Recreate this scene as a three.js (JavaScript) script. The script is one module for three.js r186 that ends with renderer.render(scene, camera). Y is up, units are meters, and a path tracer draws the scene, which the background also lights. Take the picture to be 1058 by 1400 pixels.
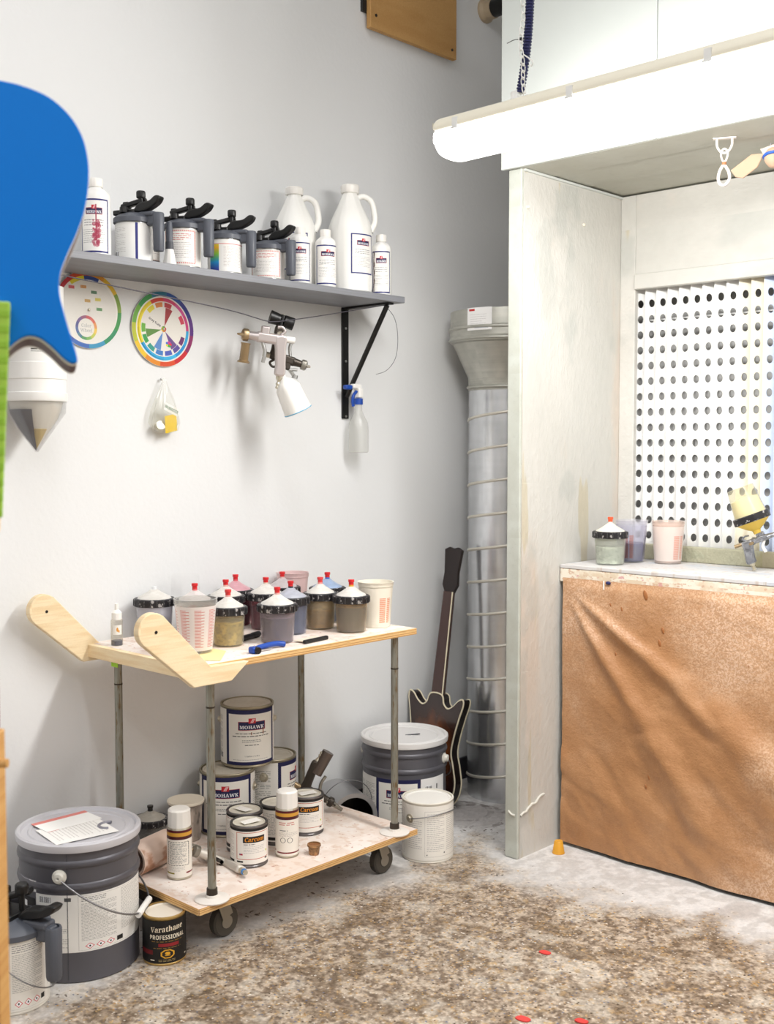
import * as THREE from 'three';
import { RoundedBoxGeometry } from 'three/addons/geometries/RoundedBoxGeometry.js';
import { mergeGeometries, toCreasedNormals } from 'three/addons/utils/BufferGeometryUtils.js';
import { RectAreaLightUniformsLib } from 'three/addons/lights/RectAreaLightUniformsLib.js';

// ---------------------------------------------------------------- camera, light, exposure
RectAreaLightUniformsLib.init();
const scene = new THREE.Scene();
scene.background = new THREE.Color(0x000000);
const renderer = new THREE.WebGLRenderer({ antialias: true });
renderer.toneMapping = THREE.LinearToneMapping;
renderer.toneMappingExposure = 2.18;
renderer.shadowMap.enabled = true;
const YAW = THREE.MathUtils.degToRad(43.17), PITCH = THREE.MathUtils.degToRad(3.32);
const camera = new THREE.PerspectiveCamera(48.63, 1058 / 1400, 0.05, 40);
camera.position.set(2.738, 1.28, 0);
camera.rotation.order = 'YXZ';
camera.rotation.set(-PITCH, YAW, 0);
camera.focus = 3.2;
camera.userData.fStop = 4.6;
scene.add(camera);
const LAMP = 24.5;            // radiance of the hanging fluorescent fitting
const CEIL = 6.4;           // radiance of the ceiling fittings further back in the room
const LAMP_COLOR = 0xfffdfa, CEIL_COLOR = 0xfbfbff;

// ---------------------------------------------------------------- helpers
const D2R = Math.PI / 180;
let seed = 12345;
const rnd = () => { seed = (seed * 1664525 + 1013904223) >>> 0; return seed / 4294967296; };
const rr = (a, b) => a + (b - a) * rnd();
const hash = (x, y) => { let h = Math.imul(x, 374761393) + Math.imul(y, 668265263) | 0; h = Math.imul(h ^ (h >>> 13), 1274126177); return ((h ^ (h >>> 16)) >>> 0) / 4294967296; };
const noise = (x, y) => {
  const xi = Math.floor(x), yi = Math.floor(y), xf = x - xi, yf = y - yi, u = xf * xf * (3 - 2 * xf), v = yf * yf * (3 - 2 * yf);
  const a = hash(xi, yi), b = hash(xi + 1, yi), c = hash(xi, yi + 1), d = hash(xi + 1, yi + 1);
  return a + (b - a) * u + (c - a) * v + (a - b - c + d) * u * v;
};
const fbm = (x, y, o = 4) => { let s = 0, a = 0.5, t = 0; for (let i = 0; i < o; i++) { s += a * noise(x, y); t += a; x = x * 2.03 + 17.1; y = y * 2.03 + 9.7; a *= 0.5; } return s / t; };
const sm = (a, b, x) => { x = Math.min(1, Math.max(0, (x - a) / (b - a))); return x * x * (3 - 2 * x); };
const lerp3 = (a, b, t) => [a[0] + (b[0] - a[0]) * t, a[1] + (b[1] - a[1]) * t, a[2] + (b[2] - a[2]) * t];

const taken = {};
const numbered = (n) => { const k = taken[n] = (taken[n] ?? -1) + 1; return k ? `${n}_${String(k).padStart(3, '0')}` : n; };
function thing(name, label, category, pos = [0, 0, 0], turn = 0, group) {
  const o = new THREE.Group(); o.name = numbered(name); o.position.set(...pos); o.rotation.y = turn;
  o.userData = { label, category }; if (group) o.userData.group = group; scene.add(o); return o;
}
function mesh(name, geo, mat) { const m = new THREE.Mesh(geo, mat); m.name = name; m.castShadow = m.receiveShadow = true; return m; }
function part(parent, name, geo, mat, pos, rot) {
  const m = mesh(name, geo, mat); if (pos) m.position.set(...pos); if (rot) m.rotation.set(...rot); parent.add(m); return m;
}
function struct(name, geo, mat, pos) { const m = mesh(name, geo, mat); if (pos) m.position.set(...pos); m.userData.kind = 'structure'; scene.add(m); return m; }
const tf = (g, p, r, s) => { const m = new THREE.Matrix4().compose(new THREE.Vector3(...(p || [0, 0, 0])), new THREE.Quaternion().setFromEuler(new THREE.Euler(...(r || [0, 0, 0]))), new THREE.Vector3(...(s || [1, 1, 1]))); g.applyMatrix4(m); return g; };
function join(list) {
  const l = list.map((g) => { const n = g.index ? g.toNonIndexed() : g; for (const k of Object.keys(n.attributes)) if (!['position', 'normal', 'uv'].includes(k)) n.deleteAttribute(k); return n; });
  return mergeGeometries(l, false);
}
const box = (w, h, d, p, r) => tf(new THREE.BoxGeometry(w, h, d), p, r);
const rbox = (w, h, d, rad = 0.003, p, r) => tf(new RoundedBoxGeometry(w, h, d, 2, Math.min(rad, w / 2.01, h / 2.01, d / 2.01)), p, r);
const cyl = (r1, r2, h, p, r, seg = 24, open = false) => tf(new THREE.CylinderGeometry(r1, r2, h, seg, 1, open), p, r);
const lathe = (pts, seg = 36, from = 0, span = 2 * Math.PI) => toCreasedNormals(new THREE.LatheGeometry(pts.map(([x, y]) => new THREE.Vector2(Math.max(x, 0.00001), y)), seg, from, span), 0.62);
const V = (p) => new THREE.Vector3(...p);
const tube = (pts, r, n = 24, rs = 8, closed = false) => new THREE.TubeGeometry(new THREE.CatmullRomCurve3(pts.map(V), closed), n, r, rs, closed);
const rod = (a, b, r1, r2 = r1, seg = 16) => {
  const A = V(a), B = V(b), d = B.clone().sub(A), g = new THREE.CylinderGeometry(r2, r1, d.length(), seg);
  g.applyQuaternion(new THREE.Quaternion().setFromUnitVectors(new THREE.Vector3(0, 1, 0), d.clone().normalize())); const c = A.add(B).multiplyScalar(0.5); g.translate(c.x, c.y, c.z); return g;
};
const patch = (r, h, y, mid, wide, seg = 24, r2 = r) => { const g = new THREE.CylinderGeometry(r2, r, h, seg, 1, true, (mid - wide / 2) * D2R, wide * D2R); g.translate(0, y, 0); return g; };
const splineShape = (pts, n = 80, closed = true) => new THREE.Shape(new THREE.CatmullRomCurve3(pts.map(([x, y]) => new THREE.Vector3(x, y, 0)), closed, 'centripetal').getPoints(n).map((p) => new THREE.Vector2(p.x, p.y)));
const extrude = (shape, depth, bevel = 0, z = 0, seg = 12) => { const g = new THREE.ExtrudeGeometry(shape, { depth: depth - 2 * bevel, bevelEnabled: bevel > 0, bevelThickness: bevel, bevelSize: bevel, bevelOffset: -bevel, bevelSegments: 2, curveSegments: seg }); g.translate(0, 0, z + bevel); return g; };
const polyShape = (pts) => new THREE.Shape(pts.map(([x, y]) => new THREE.Vector2(x, y)));

// textures
function canvasTex(w, h, draw) {
  const c = document.createElement('canvas'); c.width = w; c.height = h; const g = c.getContext('2d'); draw(g, w, h);
  const t = new THREE.CanvasTexture(c); t.colorSpace = THREE.SRGBColorSpace; t.magFilter = THREE.LinearFilter; return t;
}
function pixelTex(w, h, f, srgb = true) {
  const d = new Uint8Array(w * h * 4);
  for (let y = 0; y < h; y++) for (let x = 0; x < w; x++) { const c = f(x, y), k = (y * w + x) * 4; d[k] = c[0]; d[k + 1] = c[1]; d[k + 2] = c[2]; d[k + 3] = 255; }
  const t = new THREE.DataTexture(d, w, h); t.magFilter = THREE.LinearFilter; t.minFilter = THREE.LinearFilter; t.wrapS = t.wrapT = THREE.RepeatWrapping; if (srgb) t.colorSpace = THREE.SRGBColorSpace; t.needsUpdate = true; return t;
}
const M = (color, roughness = 0.6, o = {}) => new THREE.MeshStandardMaterial({ color, roughness, ...o });
const P = (color, roughness, o) => new THREE.MeshPhysicalMaterial({ color, roughness, ...o });
// scale a geometry's uv to metres per axis choice: planar projection
function planarUV(g, ax, ay, sx, sy, ox = 0, oy = 0) { const p = g.attributes.position, u = g.attributes.uv; for (let i = 0; i < p.count; i++) u.setXY(i, (p['get' + ax](i) - ox) / sx, (p['get' + ay](i) - oy) / sy); return g; }

// ---------------------------------------------------------------- materials
const bumpFine = pixelTex(512, 512, (x, y) => { const v = 255 * (0.6 * fbm(x / 9, y / 9, 3) + 0.4 * fbm(x / 60, y / 60, 3)); return [v, v, v]; }, false);
const grime = pixelTex(512, 512, (x, y) => { const n = fbm(x / 40, y / 40, 5), m = fbm(x / 7 + 50, y / 7, 3); const v = 225 + 24 * n - 30 * Math.max(0, m - 0.62); return [v, v - 2 + 3 * n, v - 8 + 8 * n]; });
const mWall = M(0xe9eaea, 0.75, { bumpMap: bumpFine, bumpScale: 0.0006 });
const mWhitePlastic = M(0xf1f0ec, 0.38), mWhiteCap = M(0xf3f0ea, 0.4), mCream = M(0xece2cf, 0.5), mPaper = M(0xf2f0ea, 0.8);
const mBlack = M(0x0e0e0f, 0.4), mBlackMatte = M(0x1a1a1b, 0.6), mGray = M(0x555962, 0.45), mGrayDark = M(0x45474d, 0.55), mPail = M(0x5a595f, 0.38, { metalness: 0.2 });
const mSteel = M(0xc8c8c6, 0.28, { metalness: 0.9 }), mSteelDull = M(0x9a968c, 0.42, { metalness: 0.8 }), mTin = M(0xc9c2b0, 0.35, { metalness: 0.75 }), mGoldTin = M(0xc9a868, 0.35, { metalness: 0.7 });
const mDarkMetal = M(0x4a443e, 0.42, { metalness: 0.75 }), mBrassy = M(0xa58f6e, 0.4, { metalness: 0.7 }), mNavy = M(0x1f2358, 0.5), mRed = M(0xd8262b, 0.45), mWire = M(0x8e8e90, 0.4, { metalness: 0.8 });
const mBluePlastic = M(0x1747a3, 0.4), mOrange = P(0xf2b338, 0.4, { transmission: 0.25, thickness: 0 });
const galvTex = pixelTex(512, 512, (x, y) => { const n = fbm(x / 18, y / 50, 4), s = fbm(x / 90, y / 8, 3); const v = 216 + 36 * (n - 0.5) + 22 * (s - 0.5); return [v, v + 2, v + 5]; });
const mGalv = M(0xffffff, 0.24, { metalness: 0.85, map: galvTex }), mGalvDull = M(0xd6d3c6, 0.42, { metalness: 0.55, map: galvTex });
const mPipe = M(0xffffff, 0.42, { metalness: 0.6, map: pixelTex(128, 512, (x, y) => { const n = fbm(x / 10, y / 40, 4), r = fbm(x / 8 + 9, y / 25 + 3, 4); return lerp3([150, 150, 140], [112, 88, 58], sm(0.55, 0.8, r) * 0.8).map((v) => v + 40 * (n - 0.5)); }) });
function woodTex(base, dark, w = 512, h = 512, fx = 3, fy = 90) { return pixelTex(w, h, (x, y) => { const wv = fbm(x / 120 * fx / 3, y / 14, 3), g = fbm(x / 60, y / fy * 22, 4); const t = sm(0.35, 0.75, 0.5 * wv + 0.5 * g); return lerp3(base, dark, t * 0.55).map((v) => v + 10 * (hash(x, y) - 0.5)); }); }
const texPly = woodTex([246, 226, 188], [228, 194, 144]);
const texPlyEdge = pixelTex(256, 64, (x, y) => { const l = Math.floor(y / 9) % 2; const n = fbm(x / 30, y / 3, 3); return lerp3(l ? [196, 146, 86] : [232, 196, 138], [150, 108, 62], 0.4 * sm(0.5, 0.8, n)); });
const mPly = M(0xffffff, 0.6, { map: texPly }), mPlyEdge = M(0xffffff, 0.65, { map: texPlyEdge });
const texBoardTop = pixelTex(1024, 512, (x, y) => {           // paint-spattered plywood
  const n = fbm(x / 60, y / 60, 5), m = fbm(x / 22 + 40, y / 22, 4), g = fbm(x / 120, y / 8, 3);
  let c = lerp3([230, 214, 202], [240, 230, 222], sm(0.35, 0.65, n)); c = lerp3(c, [206, 172, 146], 0.35 * sm(0.58, 0.72, m)); c = lerp3(c, [168, 112, 92], 0.6 * sm(0.76, 0.8, fbm(x / 14 + 7, y / 14 + 90, 4)));
  return c.map((v) => v + 10 * (g - 0.5));
});
const mBoardTop = M(0xffffff, 0.7, { map: texBoardTop });
const mMdf = M(0xffffff, 0.7, { map: woodTex([196, 152, 94], [180, 134, 76], 256, 256, 1, 300) });
const mPost = M(0xffffff, 0.6, { map: woodTex([214, 166, 100], [186, 130, 66]) });

// label textures ------------------------------------------------
const bars = (g, x, y, w, rows, gap, h, col, jag = 0.3) => { g.fillStyle = col; for (let i = 0; i < rows; i++) { let cx = x; const end = x + w * (1 - (i % 4 === 3 ? jag : 0.04)); let k = 0; while (cx < end) { const ww = (3 + hash(i * 31 + k, rows + w | 0) * 9) * h / 2; g.fillRect(cx, y + i * gap, Math.min(ww, end - cx), h); cx += ww + h; k++; } } };
const barcode = (g, x, y, w, h) => { g.fillStyle = '#fff'; g.fillRect(x - 3, y - 3, w + 6, h + 6); g.fillStyle = '#222'; let cx = x, k = 0; while (cx < x + w) { const b = 1 + hash(k, 77) * 4; g.fillRect(cx, y, b, h); cx += b + 1 + hash(k, 13) * 4; k++; } };
const ghs = (g, x, y, s) => { g.save(); g.translate(x, y); g.rotate(Math.PI / 4); g.fillStyle = '#fff'; g.fillRect(-s / 2, -s / 2, s, s); g.strokeStyle = '#c8202c'; g.lineWidth = s * 0.12; g.strokeRect(-s / 2, -s / 2, s, s); g.restore(); g.fillStyle = '#222'; g.beginPath(); g.ellipse(x, y, s * 0.16, s * 0.26, 0, 0, 7); g.fill(); };
function mohawkLogo(g, cx, y, w) {
  const h = w * 0.34; g.fillStyle = '#b3232f'; g.beginPath(); g.roundRect(cx - w / 2, y, w, h, 4); g.fill(); g.fillStyle = '#14174a'; g.beginPath(); g.roundRect(cx - w / 2 + 3, y + 3, w - 6, h - 6, 3); g.fill();
  g.fillStyle = '#c5232e'; g.fillRect(cx - w * 0.13, y - w * 0.13, w * 0.26, w * 0.2);
  g.strokeStyle = '#fff'; g.lineWidth = w * 0.016; for (let i = 0; i < 3; i++) { g.beginPath(); g.moveTo(cx - w * 0.05 + i * w * 0.035, y + w * 0.05); g.quadraticCurveTo(cx - w * 0.03 + i * w * 0.035, y - w * 0.03, cx + w * 0.04 + i * w * 0.035, y - w * 0.11); g.stroke(); }
  g.fillStyle = '#fff'; g.font = `bold ${w * 0.19}px serif`; g.textAlign = 'center'; g.fillText('MOHAWK', cx, y + h * 0.84, w * 0.9);
}
function mohawkPanel(w, h, big = true, drip) {
  return canvasTex(w, h, (g) => {
    g.fillStyle = '#f1eee6'; g.fillRect(0, 0, w, h); g.strokeStyle = '#14174a'; const b = w * 0.06; g.lineWidth = b; g.strokeRect(b / 2, b / 2 + 2, w - b, h - b - 4); g.fillRect(0, 0, 0, 0);
    if (big) { g.fillStyle = '#14174a'; g.fillRect(0, 0, w, h * 0.075); g.fillRect(0, h * 0.945, w, h * 0.055); }
    mohawkLogo(g, w / 2, h * (big ? 0.21 : 0.12), w * (big ? 0.5 : 0.5));
    g.textAlign = 'center';
    bars(g, w * 0.2, h * 0.42, w * 0.6, 1, 10, h * 0.012, '#444'); bars(g, w * 0.14, h * 0.47, w * 0.72, 1, 10, h * 0.014, '#444'); bars(g, w * 0.32, h * 0.545, w * 0.36, 2, h * 0.028, h * 0.009, '#666'); bars(g, w * 0.37, h * 0.63, w * 0.26, 1, 9, h * 0.012, '#444');
    if (big) { g.fillStyle = '#555'; g.font = `${h * 0.035}px sans-serif`; g.fillText('1 Gallon / 3.78 L', w / 2, h * 0.85); bars(g, w * 0.15, h * 0.9, w * 0.7, 1, 9, h * 0.006, '#888'); }
    if (drip) { g.fillStyle = '#8a4d2c'; g.fillRect(w * 0.7, h * 0.33, w * 0.018, h * 0.12); g.fillRect(w * 0.48, h * 0.4, w * 0.014, h * 0.05); }
  });
}
const texMohawk = mohawkPanel(384, 420, true, false), texMohawkDrip = mohawkPanel(384, 420, true, true);
const texSideText = canvasTex(384, 420, (g, w, h) => { g.fillStyle = '#efece5'; g.fillRect(0, 0, w, h); bars(g, 20, 60, 150, 22, 14, 4, '#9a9890'); bars(g, 200, 60, 165, 24, 13, 4, '#9a9890'); barcode(g, 300, 340, 60, 40); });
function bottleLabel(drip, brown) {
  return canvasTex(256, 384, (g, w, h) => {
    g.fillStyle = '#f3f1ec'; g.fillRect(0, 0, w, h); g.strokeStyle = '#23286e'; g.lineWidth = 12; g.strokeRect(6, 6, w - 12, h - 12);
    mohawkLogo(g, w / 2, 64, 140); bars(g, 40, 150, 176, 3, 18, 5, '#77757a'); bars(g, 30, 220, 196, 7, 15, 4, '#a8a6a6');
    if (drip) { g.fillStyle = drip; g.fillRect(w * 0.55, 40, 9, 260); for (let i = 0; i < 70; i++) { g.beginPath(); g.arc(w * (0.5 + 0.22 * (hash(i, 3) - 0.2)), 150 + 190 * hash(i, 9), 3 + 14 * hash(i, 5), 0, 7); g.globalAlpha = 0.5; g.fill(); } g.globalAlpha = 1; }
    if (brown) { g.fillStyle = '#4a2b1a'; for (let y = 0; y < h; y += 3) g.fillRect(16 + 8 * noise(y / 30, 2), y, 8 + 12 * noise(y / 22, 7), 4); }
  });
}
const texBottle = bottleLabel(), texBottleRed = bottleLabel('#a5304a'), texBottleBrown = bottleLabel(null, true);
const texWhiteText = canvasTex(512, 420, (g, w, h) => { g.fillStyle = '#efece4'; g.fillRect(0, 0, w, h); g.strokeStyle = '#b8b5b0'; g.lineWidth = 2; g.strokeRect(150, 40, 330, 350); bars(g, 165, 60, 145, 20, 15, 4, '#b5b2b0'); bars(g, 325, 60, 145, 20, 15, 4, '#b5b2b0'); bars(g, 12, 120, 120, 14, 16, 4, '#b5b2b0'); g.fillStyle = '#333'; g.fillRect(162, 372, 8, 8); g.fillRect(300, 360, 10, 10); });
const texHazard = canvasTex(768, 512, (g, w, h) => {           // big pail: hazard text panel
  g.fillStyle = '#edebe6'; g.fillRect(0, 0, w, h); g.strokeStyle = '#b0aeab'; g.lineWidth = 2; g.strokeRect(258, 14, 500, 484); barcode(g, 26, 22, 70, 52); g.fillStyle = '#555'; g.fillRect(180, 24, 38, 32);
  bars(g, 20, 300, 180, 3, 15, 4, '#777'); bars(g, 20, 390, 190, 5, 18, 4, '#999'); bars(g, 274, 28, 150, 3, 15, 5, '#6b6b6b'); bars(g, 274, 84, 220, 26, 13, 4, '#9c9b98'); bars(g, 520, 28, 225, 29, 13, 4, '#a5a4a1'); for (let i = 0; i < 3; i++) ghs(g, 320 + i * 62, 464, 34); g.fillStyle = '#111'; g.fillRect(486, 444, 44, 40);
});
const texGallonHazard = canvasTex(512, 512, (g, w, h) => {
  g.fillStyle = '#ece8e0'; g.fillRect(0, 0, w, h); g.strokeStyle = '#bdbab3'; g.lineWidth = 2; g.strokeRect(236, 16, 260, 480); barcode(g, 30, 200, 62, 50); bars(g, 30, 360, 160, 7, 17, 4, '#94928c'); bars(g, 250, 30, 230, 4, 15, 5, '#777'); bars(g, 250, 96, 230, 22, 13, 4, '#9c9a95'); for (let i = 0; i < 3; i++) ghs(g, 290 + i * 64, 458, 34); g.fillStyle = '#111'; g.fillRect(456, 440, 36, 36);
});
const texOrangeQuart = canvasTex(768, 256, (g, w, h) => {
  g.fillStyle = '#efebe4'; g.fillRect(0, 0, w, h); g.fillStyle = '#1a1a1c'; g.fillRect(0, 0, w, 14);
  const x0 = 300; g.strokeStyle = '#b8502e'; g.lineWidth = 4; g.strokeRect(x0, 24, 236, 196); g.fillStyle = '#121112'; g.fillRect(x0 + 44, 52, 152, 46); g.fillStyle = '#f39a1c'; g.font = 'italic bold 42px serif'; g.textAlign = 'center'; g.fillText('Carcom', x0 + 120, 89, 136);
  bars(g, x0 + 48, 108, 80, 1, 10, 5, '#666'); bars(g, x0 + 48, 124, 150, 5, 12, 3, '#b9b6b4'); g.fillStyle = '#b03040'; g.fillRect(x0 + 18, 178, 24, 12); g.fillStyle = '#223a7a'; g.fillRect(x0 + 18, 178, 10, 6); g.fillStyle = '#c9d23c'; g.fillRect(x0 + 208, 166, 12, 14);
  bars(g, 140, 44, 140, 14, 12, 3, '#a5a3a0'); bars(g, 560, 44, 160, 14, 12, 3, '#a5a3a0'); g.fillStyle = '#121112'; g.fillRect(196, 230, 80, 16); g.fillRect(300, 232, 44, 12); g.fillRect(500, 224, 24, 10);
});
const texQuartAlt = canvasTex(512, 320, (g, w, h) => { g.fillStyle = '#efebe4'; g.fillRect(0, 0, w, h); g.fillStyle = '#1a1a1c'; g.fillRect(0, 0, w, 14); g.strokeStyle = '#a06048'; g.lineWidth = 4; g.strokeRect(250, 26, 240, 246); bars(g, 20, 50, 190, 16, 13, 4, '#9c9a98'); bars(g, 270, 60, 190, 12, 14, 4, '#b5b2b0'); g.fillStyle = '#15130f'; g.fillRect(0, 276, w, 30); });
const texVarathane = canvasTex(768, 384, (g, w, h) => {
  g.fillStyle = '#0d0c0c'; g.fillRect(0, 0, w, h); bars(g, 60, 40, 170, 20, 15, 4, '#6f6d6a'); g.textAlign = 'center';
  g.fillStyle = '#efe2c8'; g.save(); g.translate(480, 98); g.rotate(-0.1); g.font = 'italic bold 66px serif'; g.fillText('Varathane', 0, 0, 196); g.restore();
  g.fillStyle = '#f2ead6'; g.font = 'bold 54px sans-serif'; g.fillText('PROFESSIONAL', 484, 168, 214); g.fillStyle = '#9a7a34'; bars(g, 390, 184, 190, 1, 10, 7, '#8a6a30'); g.fillStyle = '#8e1820'; g.fillRect(430, 204, 120, 30); bars(g, 400, 244, 170, 1, 10, 6, '#8a6a30'); g.fillStyle = '#6a1016'; g.fillRect(300, 268, 96, 40);
  g.strokeStyle = '#e3a92c'; g.lineWidth = 9; g.beginPath(); for (let i = 0; i <= 8; i++) { const a = i * Math.PI / 4 + Math.PI / 8; g[i ? 'lineTo' : 'moveTo'](482 + 38 * Math.cos(a), 300 + 38 * Math.sin(a)); } g.stroke(); g.fillStyle = '#e3a92c'; g.beginPath(); g.arc(482, 294, 15, 0, 7); g.fill(); g.fillRect(466, 310, 32, 6); bars(g, 430, 350, 100, 2, 12, 5, '#a08c5a'); g.fillStyle = '#e8dfcc'; g.fillRect(380, 352, 26, 10); g.fillRect(600, 340, 18, 10);
});
const texAerosol = canvasTex(512, 512, (g, w, h) => {
  g.fillStyle = '#f1ece2'; g.fillRect(0, 0, w, h); g.fillStyle = '#5a1420'; g.fillRect(0, 0, w, 26); g.fillStyle = '#d9a13e'; g.fillRect(0, 26, w, 40); g.fillStyle = '#4a1620'; g.fillRect(0, 66, w, 34);
  g.strokeStyle = '#222'; g.lineWidth = 5; g.setLineDash([14, 5]); g.strokeRect(40, 128, 150, 250); g.setLineDash([]); bars(g, 52, 144, 126, 16, 14, 5, '#8c8a88'); bars(g, 44, 394, 120, 4, 14, 4, '#b2afab'); g.fillStyle = '#8a8020'; g.fillRect(20, 458, 70, 16); g.fillStyle = '#7a1420'; g.fillRect(170, 456, 90, 16);
  g.fillStyle = '#c89a92'; bars(g, 300, 130, 120, 2, 22, 10, '#cf8f86'); bars(g, 306, 220, 60, 1, 10, 8, '#555'); bars(g, 300, 246, 150, 4, 13, 4, '#b4b0ac'); g.strokeStyle = '#555'; g.lineWidth = 4; for (const x of [330, 380]) { g.beginPath(); g.ellipse(x, 334, 18, 28, 0, 0, 7); g.stroke(); } g.fillStyle = '#7a1f2a'; g.fillRect(280, 470, 232, 16); g.fillStyle = '#8a5a34'; g.fillRect(470, 330, 10, 120);
});
const texRainbow = canvasTex(512, 320, (g, w, h) => { g.fillStyle = '#f1efea'; g.fillRect(0, 0, w, h); g.fillStyle = '#d88a8a'; g.fillRect(0, 40, w, 8); const gr = g.createLinearGradient(0, 48, 0, h); [['#e8d838', 0], ['#f0b030', 0.12], ['#8cc63f', 0.35], ['#1f9ad6', 0.65], ['#3a2f9a', 1]].forEach(([c, p]) => gr.addColorStop(p, c)); g.fillStyle = gr; g.fillRect(190, 48, 56, h); bars(g, 270, 70, 170, 14, 15, 4, '#c3b8b4'); bars(g, 20, 70, 140, 12, 15, 4, '#c3b8b4'); });
const texRedLabel = canvasTex(512, 320, (g, w, h) => { g.fillStyle = '#e9e4dd'; g.fillRect(0, 0, w, h); g.strokeStyle = '#cf3a3a'; g.lineWidth = 9; g.setLineDash([7, 7]); g.strokeRect(130, 18, 250, 280); g.setLineDash([]); g.fillStyle = '#f6f3ee'; g.fillRect(142, 30, 226, 256); bars(g, 156, 44, 200, 4, 16, 6, '#d2817c'); bars(g, 156, 120, 200, 9, 16, 4, '#b0a8a4'); });
const texPlainBlue = canvasTex(512, 320, (g, w, h) => { g.fillStyle = '#f0efeb'; g.fillRect(0, 0, w, h); bars(g, 60, 40, 190, 15, 15, 4, '#cbc8c4'); g.fillStyle = '#2a2f78'; g.fillRect(290, 0, 12, h); barcode(g, 160, 250, 36, 40); });
const texScale = (line, tint, n = 24) => canvasTex(512, 256, (g, w, h) => { g.fillStyle = tint; g.fillRect(0, 0, w, h); g.fillStyle = line; for (let k = 0; k < 8; k++) for (let i = 0; i < n; i++) { const x = k * 64 + 6; g.fillRect(x, 20 + i * (220 / n), 28 + 14 * (i % 2), 220 / n * 0.42); } });
const texScaleOne = (line, tint) => canvasTex(512, 256, (g, w, h) => { g.fillStyle = tint; g.fillRect(0, 0, w, h); g.fillStyle = line; for (let i = 0; i < 22; i++) { g.fillRect(150, 70 + i * 8, 34, 4); g.fillRect(192, 70 + i * 8, 22, 4); } g.fillStyle = '#5a5a78'; g.font = 'bold 64px sans-serif'; g.fillText('R', 290, 120); g.fillStyle = line; g.fillRect(336, 76, 26, 12); bars(g, 282, 150, 80, 5, 16, 6, '#9a98a8'); });

function wheelTex(kind) {
  return canvasTex(512, 512, (g) => {
    const hue = ['#2f8f3f', '#1f6f8a', '#204f9a', '#2b2f86', '#5a2a80', '#8a2460', '#c8202c', '#d84a20', '#e08a1e', '#e8c020', '#b8c02a', '#68a82e'];
    g.fillStyle = '#e8e4dc'; g.fillRect(0, 0, 512, 512); g.translate(256, 256);
    const ring = (r0, r1, cols, off = 0, gap = 0) => cols.forEach((c, i) => { const a = (i / cols.length) * 2 * Math.PI + off, b = ((i + 1) / cols.length) * 2 * Math.PI + off - gap; g.fillStyle = c; g.beginPath(); g.arc(0, 0, r1, a, b); g.arc(0, 0, r0, b, a, true); g.fill(); });
    if (kind) {
      ring(224, 256, hue.slice(0).map((_, i) => hue[(i + 1) % 12]), -Math.PI / 2 - 0.4); ring(212, 220, ['#e8e4dc'], 0);
      ring(188, 214, ['#d63a6a', '#d04a90', '#c8367c', '#2a9fd6', '#1f8fd0', '#37b5e6', '#2fa8dc', '#25a0d8', '#e8d626', '#f0dc2a', '#ecd428', '#d8402c'], -Math.PI / 2);
      ring(150, 182, ['#b8303a', '#e8e2dc', '#d0405a', '#e8e2dc', '#6a2a6a', '#5a4a9a', '#4a5ab8', '#3a78c0', '#2f9a8a', '#2f9a4a', '#6ab03a', '#e8e2dc', '#e0d030', '#d8803a'], -Math.PI / 2 + 0.05, 0.1);
      [[-1.25, '#a02a30'], [2.9, '#5a8a3c'], [1.95, '#5a8ac8'], [0.95, '#6a4a8a']].forEach(([a, c]) => { g.fillStyle = c; g.beginPath(); g.moveTo(20 * Math.cos(a), 20 * Math.sin(a)); g.arc(0, 0, 148, a - 0.2, a + 0.2); g.fill(); });
      g.fillStyle = '#222'; g.save(); g.rotate(0.5); g.font = 'bold 22px sans-serif'; g.fillText('Gray Scale', -140, 4); g.restore();
      [[90, 120], [-70, 118]].forEach(([x, y], k) => ['#d8303a', '#2aa84a', '#e8d82a', '#2a6ad0', '#c83a9a'].forEach((c, i) => { g.fillStyle = c; g.beginPath(); g.arc((k ? -1 : 1) * x * 0.5 + 12 * Math.cos(i * 1.26), y * 0.85 + 12 * Math.sin(i * 1.26), 9, 0, 7); g.fill(); }));
      hue.forEach((c, i) => { g.fillStyle = c; g.beginPath(); g.arc(12 * Math.cos(i), 12 * Math.sin(i), 9, 0, 7); g.fill(); });
    } else {
      ring(226, 256, ['#d08a1e', '#e0b820', '#7a9a2a', '#2f8f3f', '#1f8a5a', '#2a8fb8', '#2b5fb0', '#2b3a96', '#4a2a86', '#8a2450', '#b8202c', '#c8481e'], -Math.PI / 2);
      ring(200, 226, ['#20408a', '#e8e4dc', '#e8e4dc', '#e8e4dc', '#e8e4dc', '#e8e4dc', '#e8e4dc', '#e8e4dc', '#e8e4dc', '#e8e4dc', '#e8e4dc', '#e0d020'], -Math.PI / 2 - 0.15);
      [[-150, -150, '#c8303a'], [-60, -160, '#d08a2a'], [20, -130, '#2a6a3a'], [50, -84, '#d8c83a'], [60, -20, '#3a8a3a'], [-30, -70, '#c89a3a']].forEach(([x, y, c]) => { g.fillStyle = c; g.fillRect(x, y, 44, 20); });
      g.save(); g.translate(-20, 120); hue.forEach((c, i) => { const a = i * Math.PI / 6; g.fillStyle = hue[(i + 9) % 12]; g.beginPath(); g.arc(0, 0, 82, a, a + 0.54); g.arc(0, 0, 62, a + 0.54, a, true); g.fill(); }); g.fillStyle = '#9a9a9a'; g.font = '30px serif'; g.textAlign = 'center'; g.fillText('Color', 0, -4); g.fillText('Wheel', 0, 28); g.restore();
    }
  });
}

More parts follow.
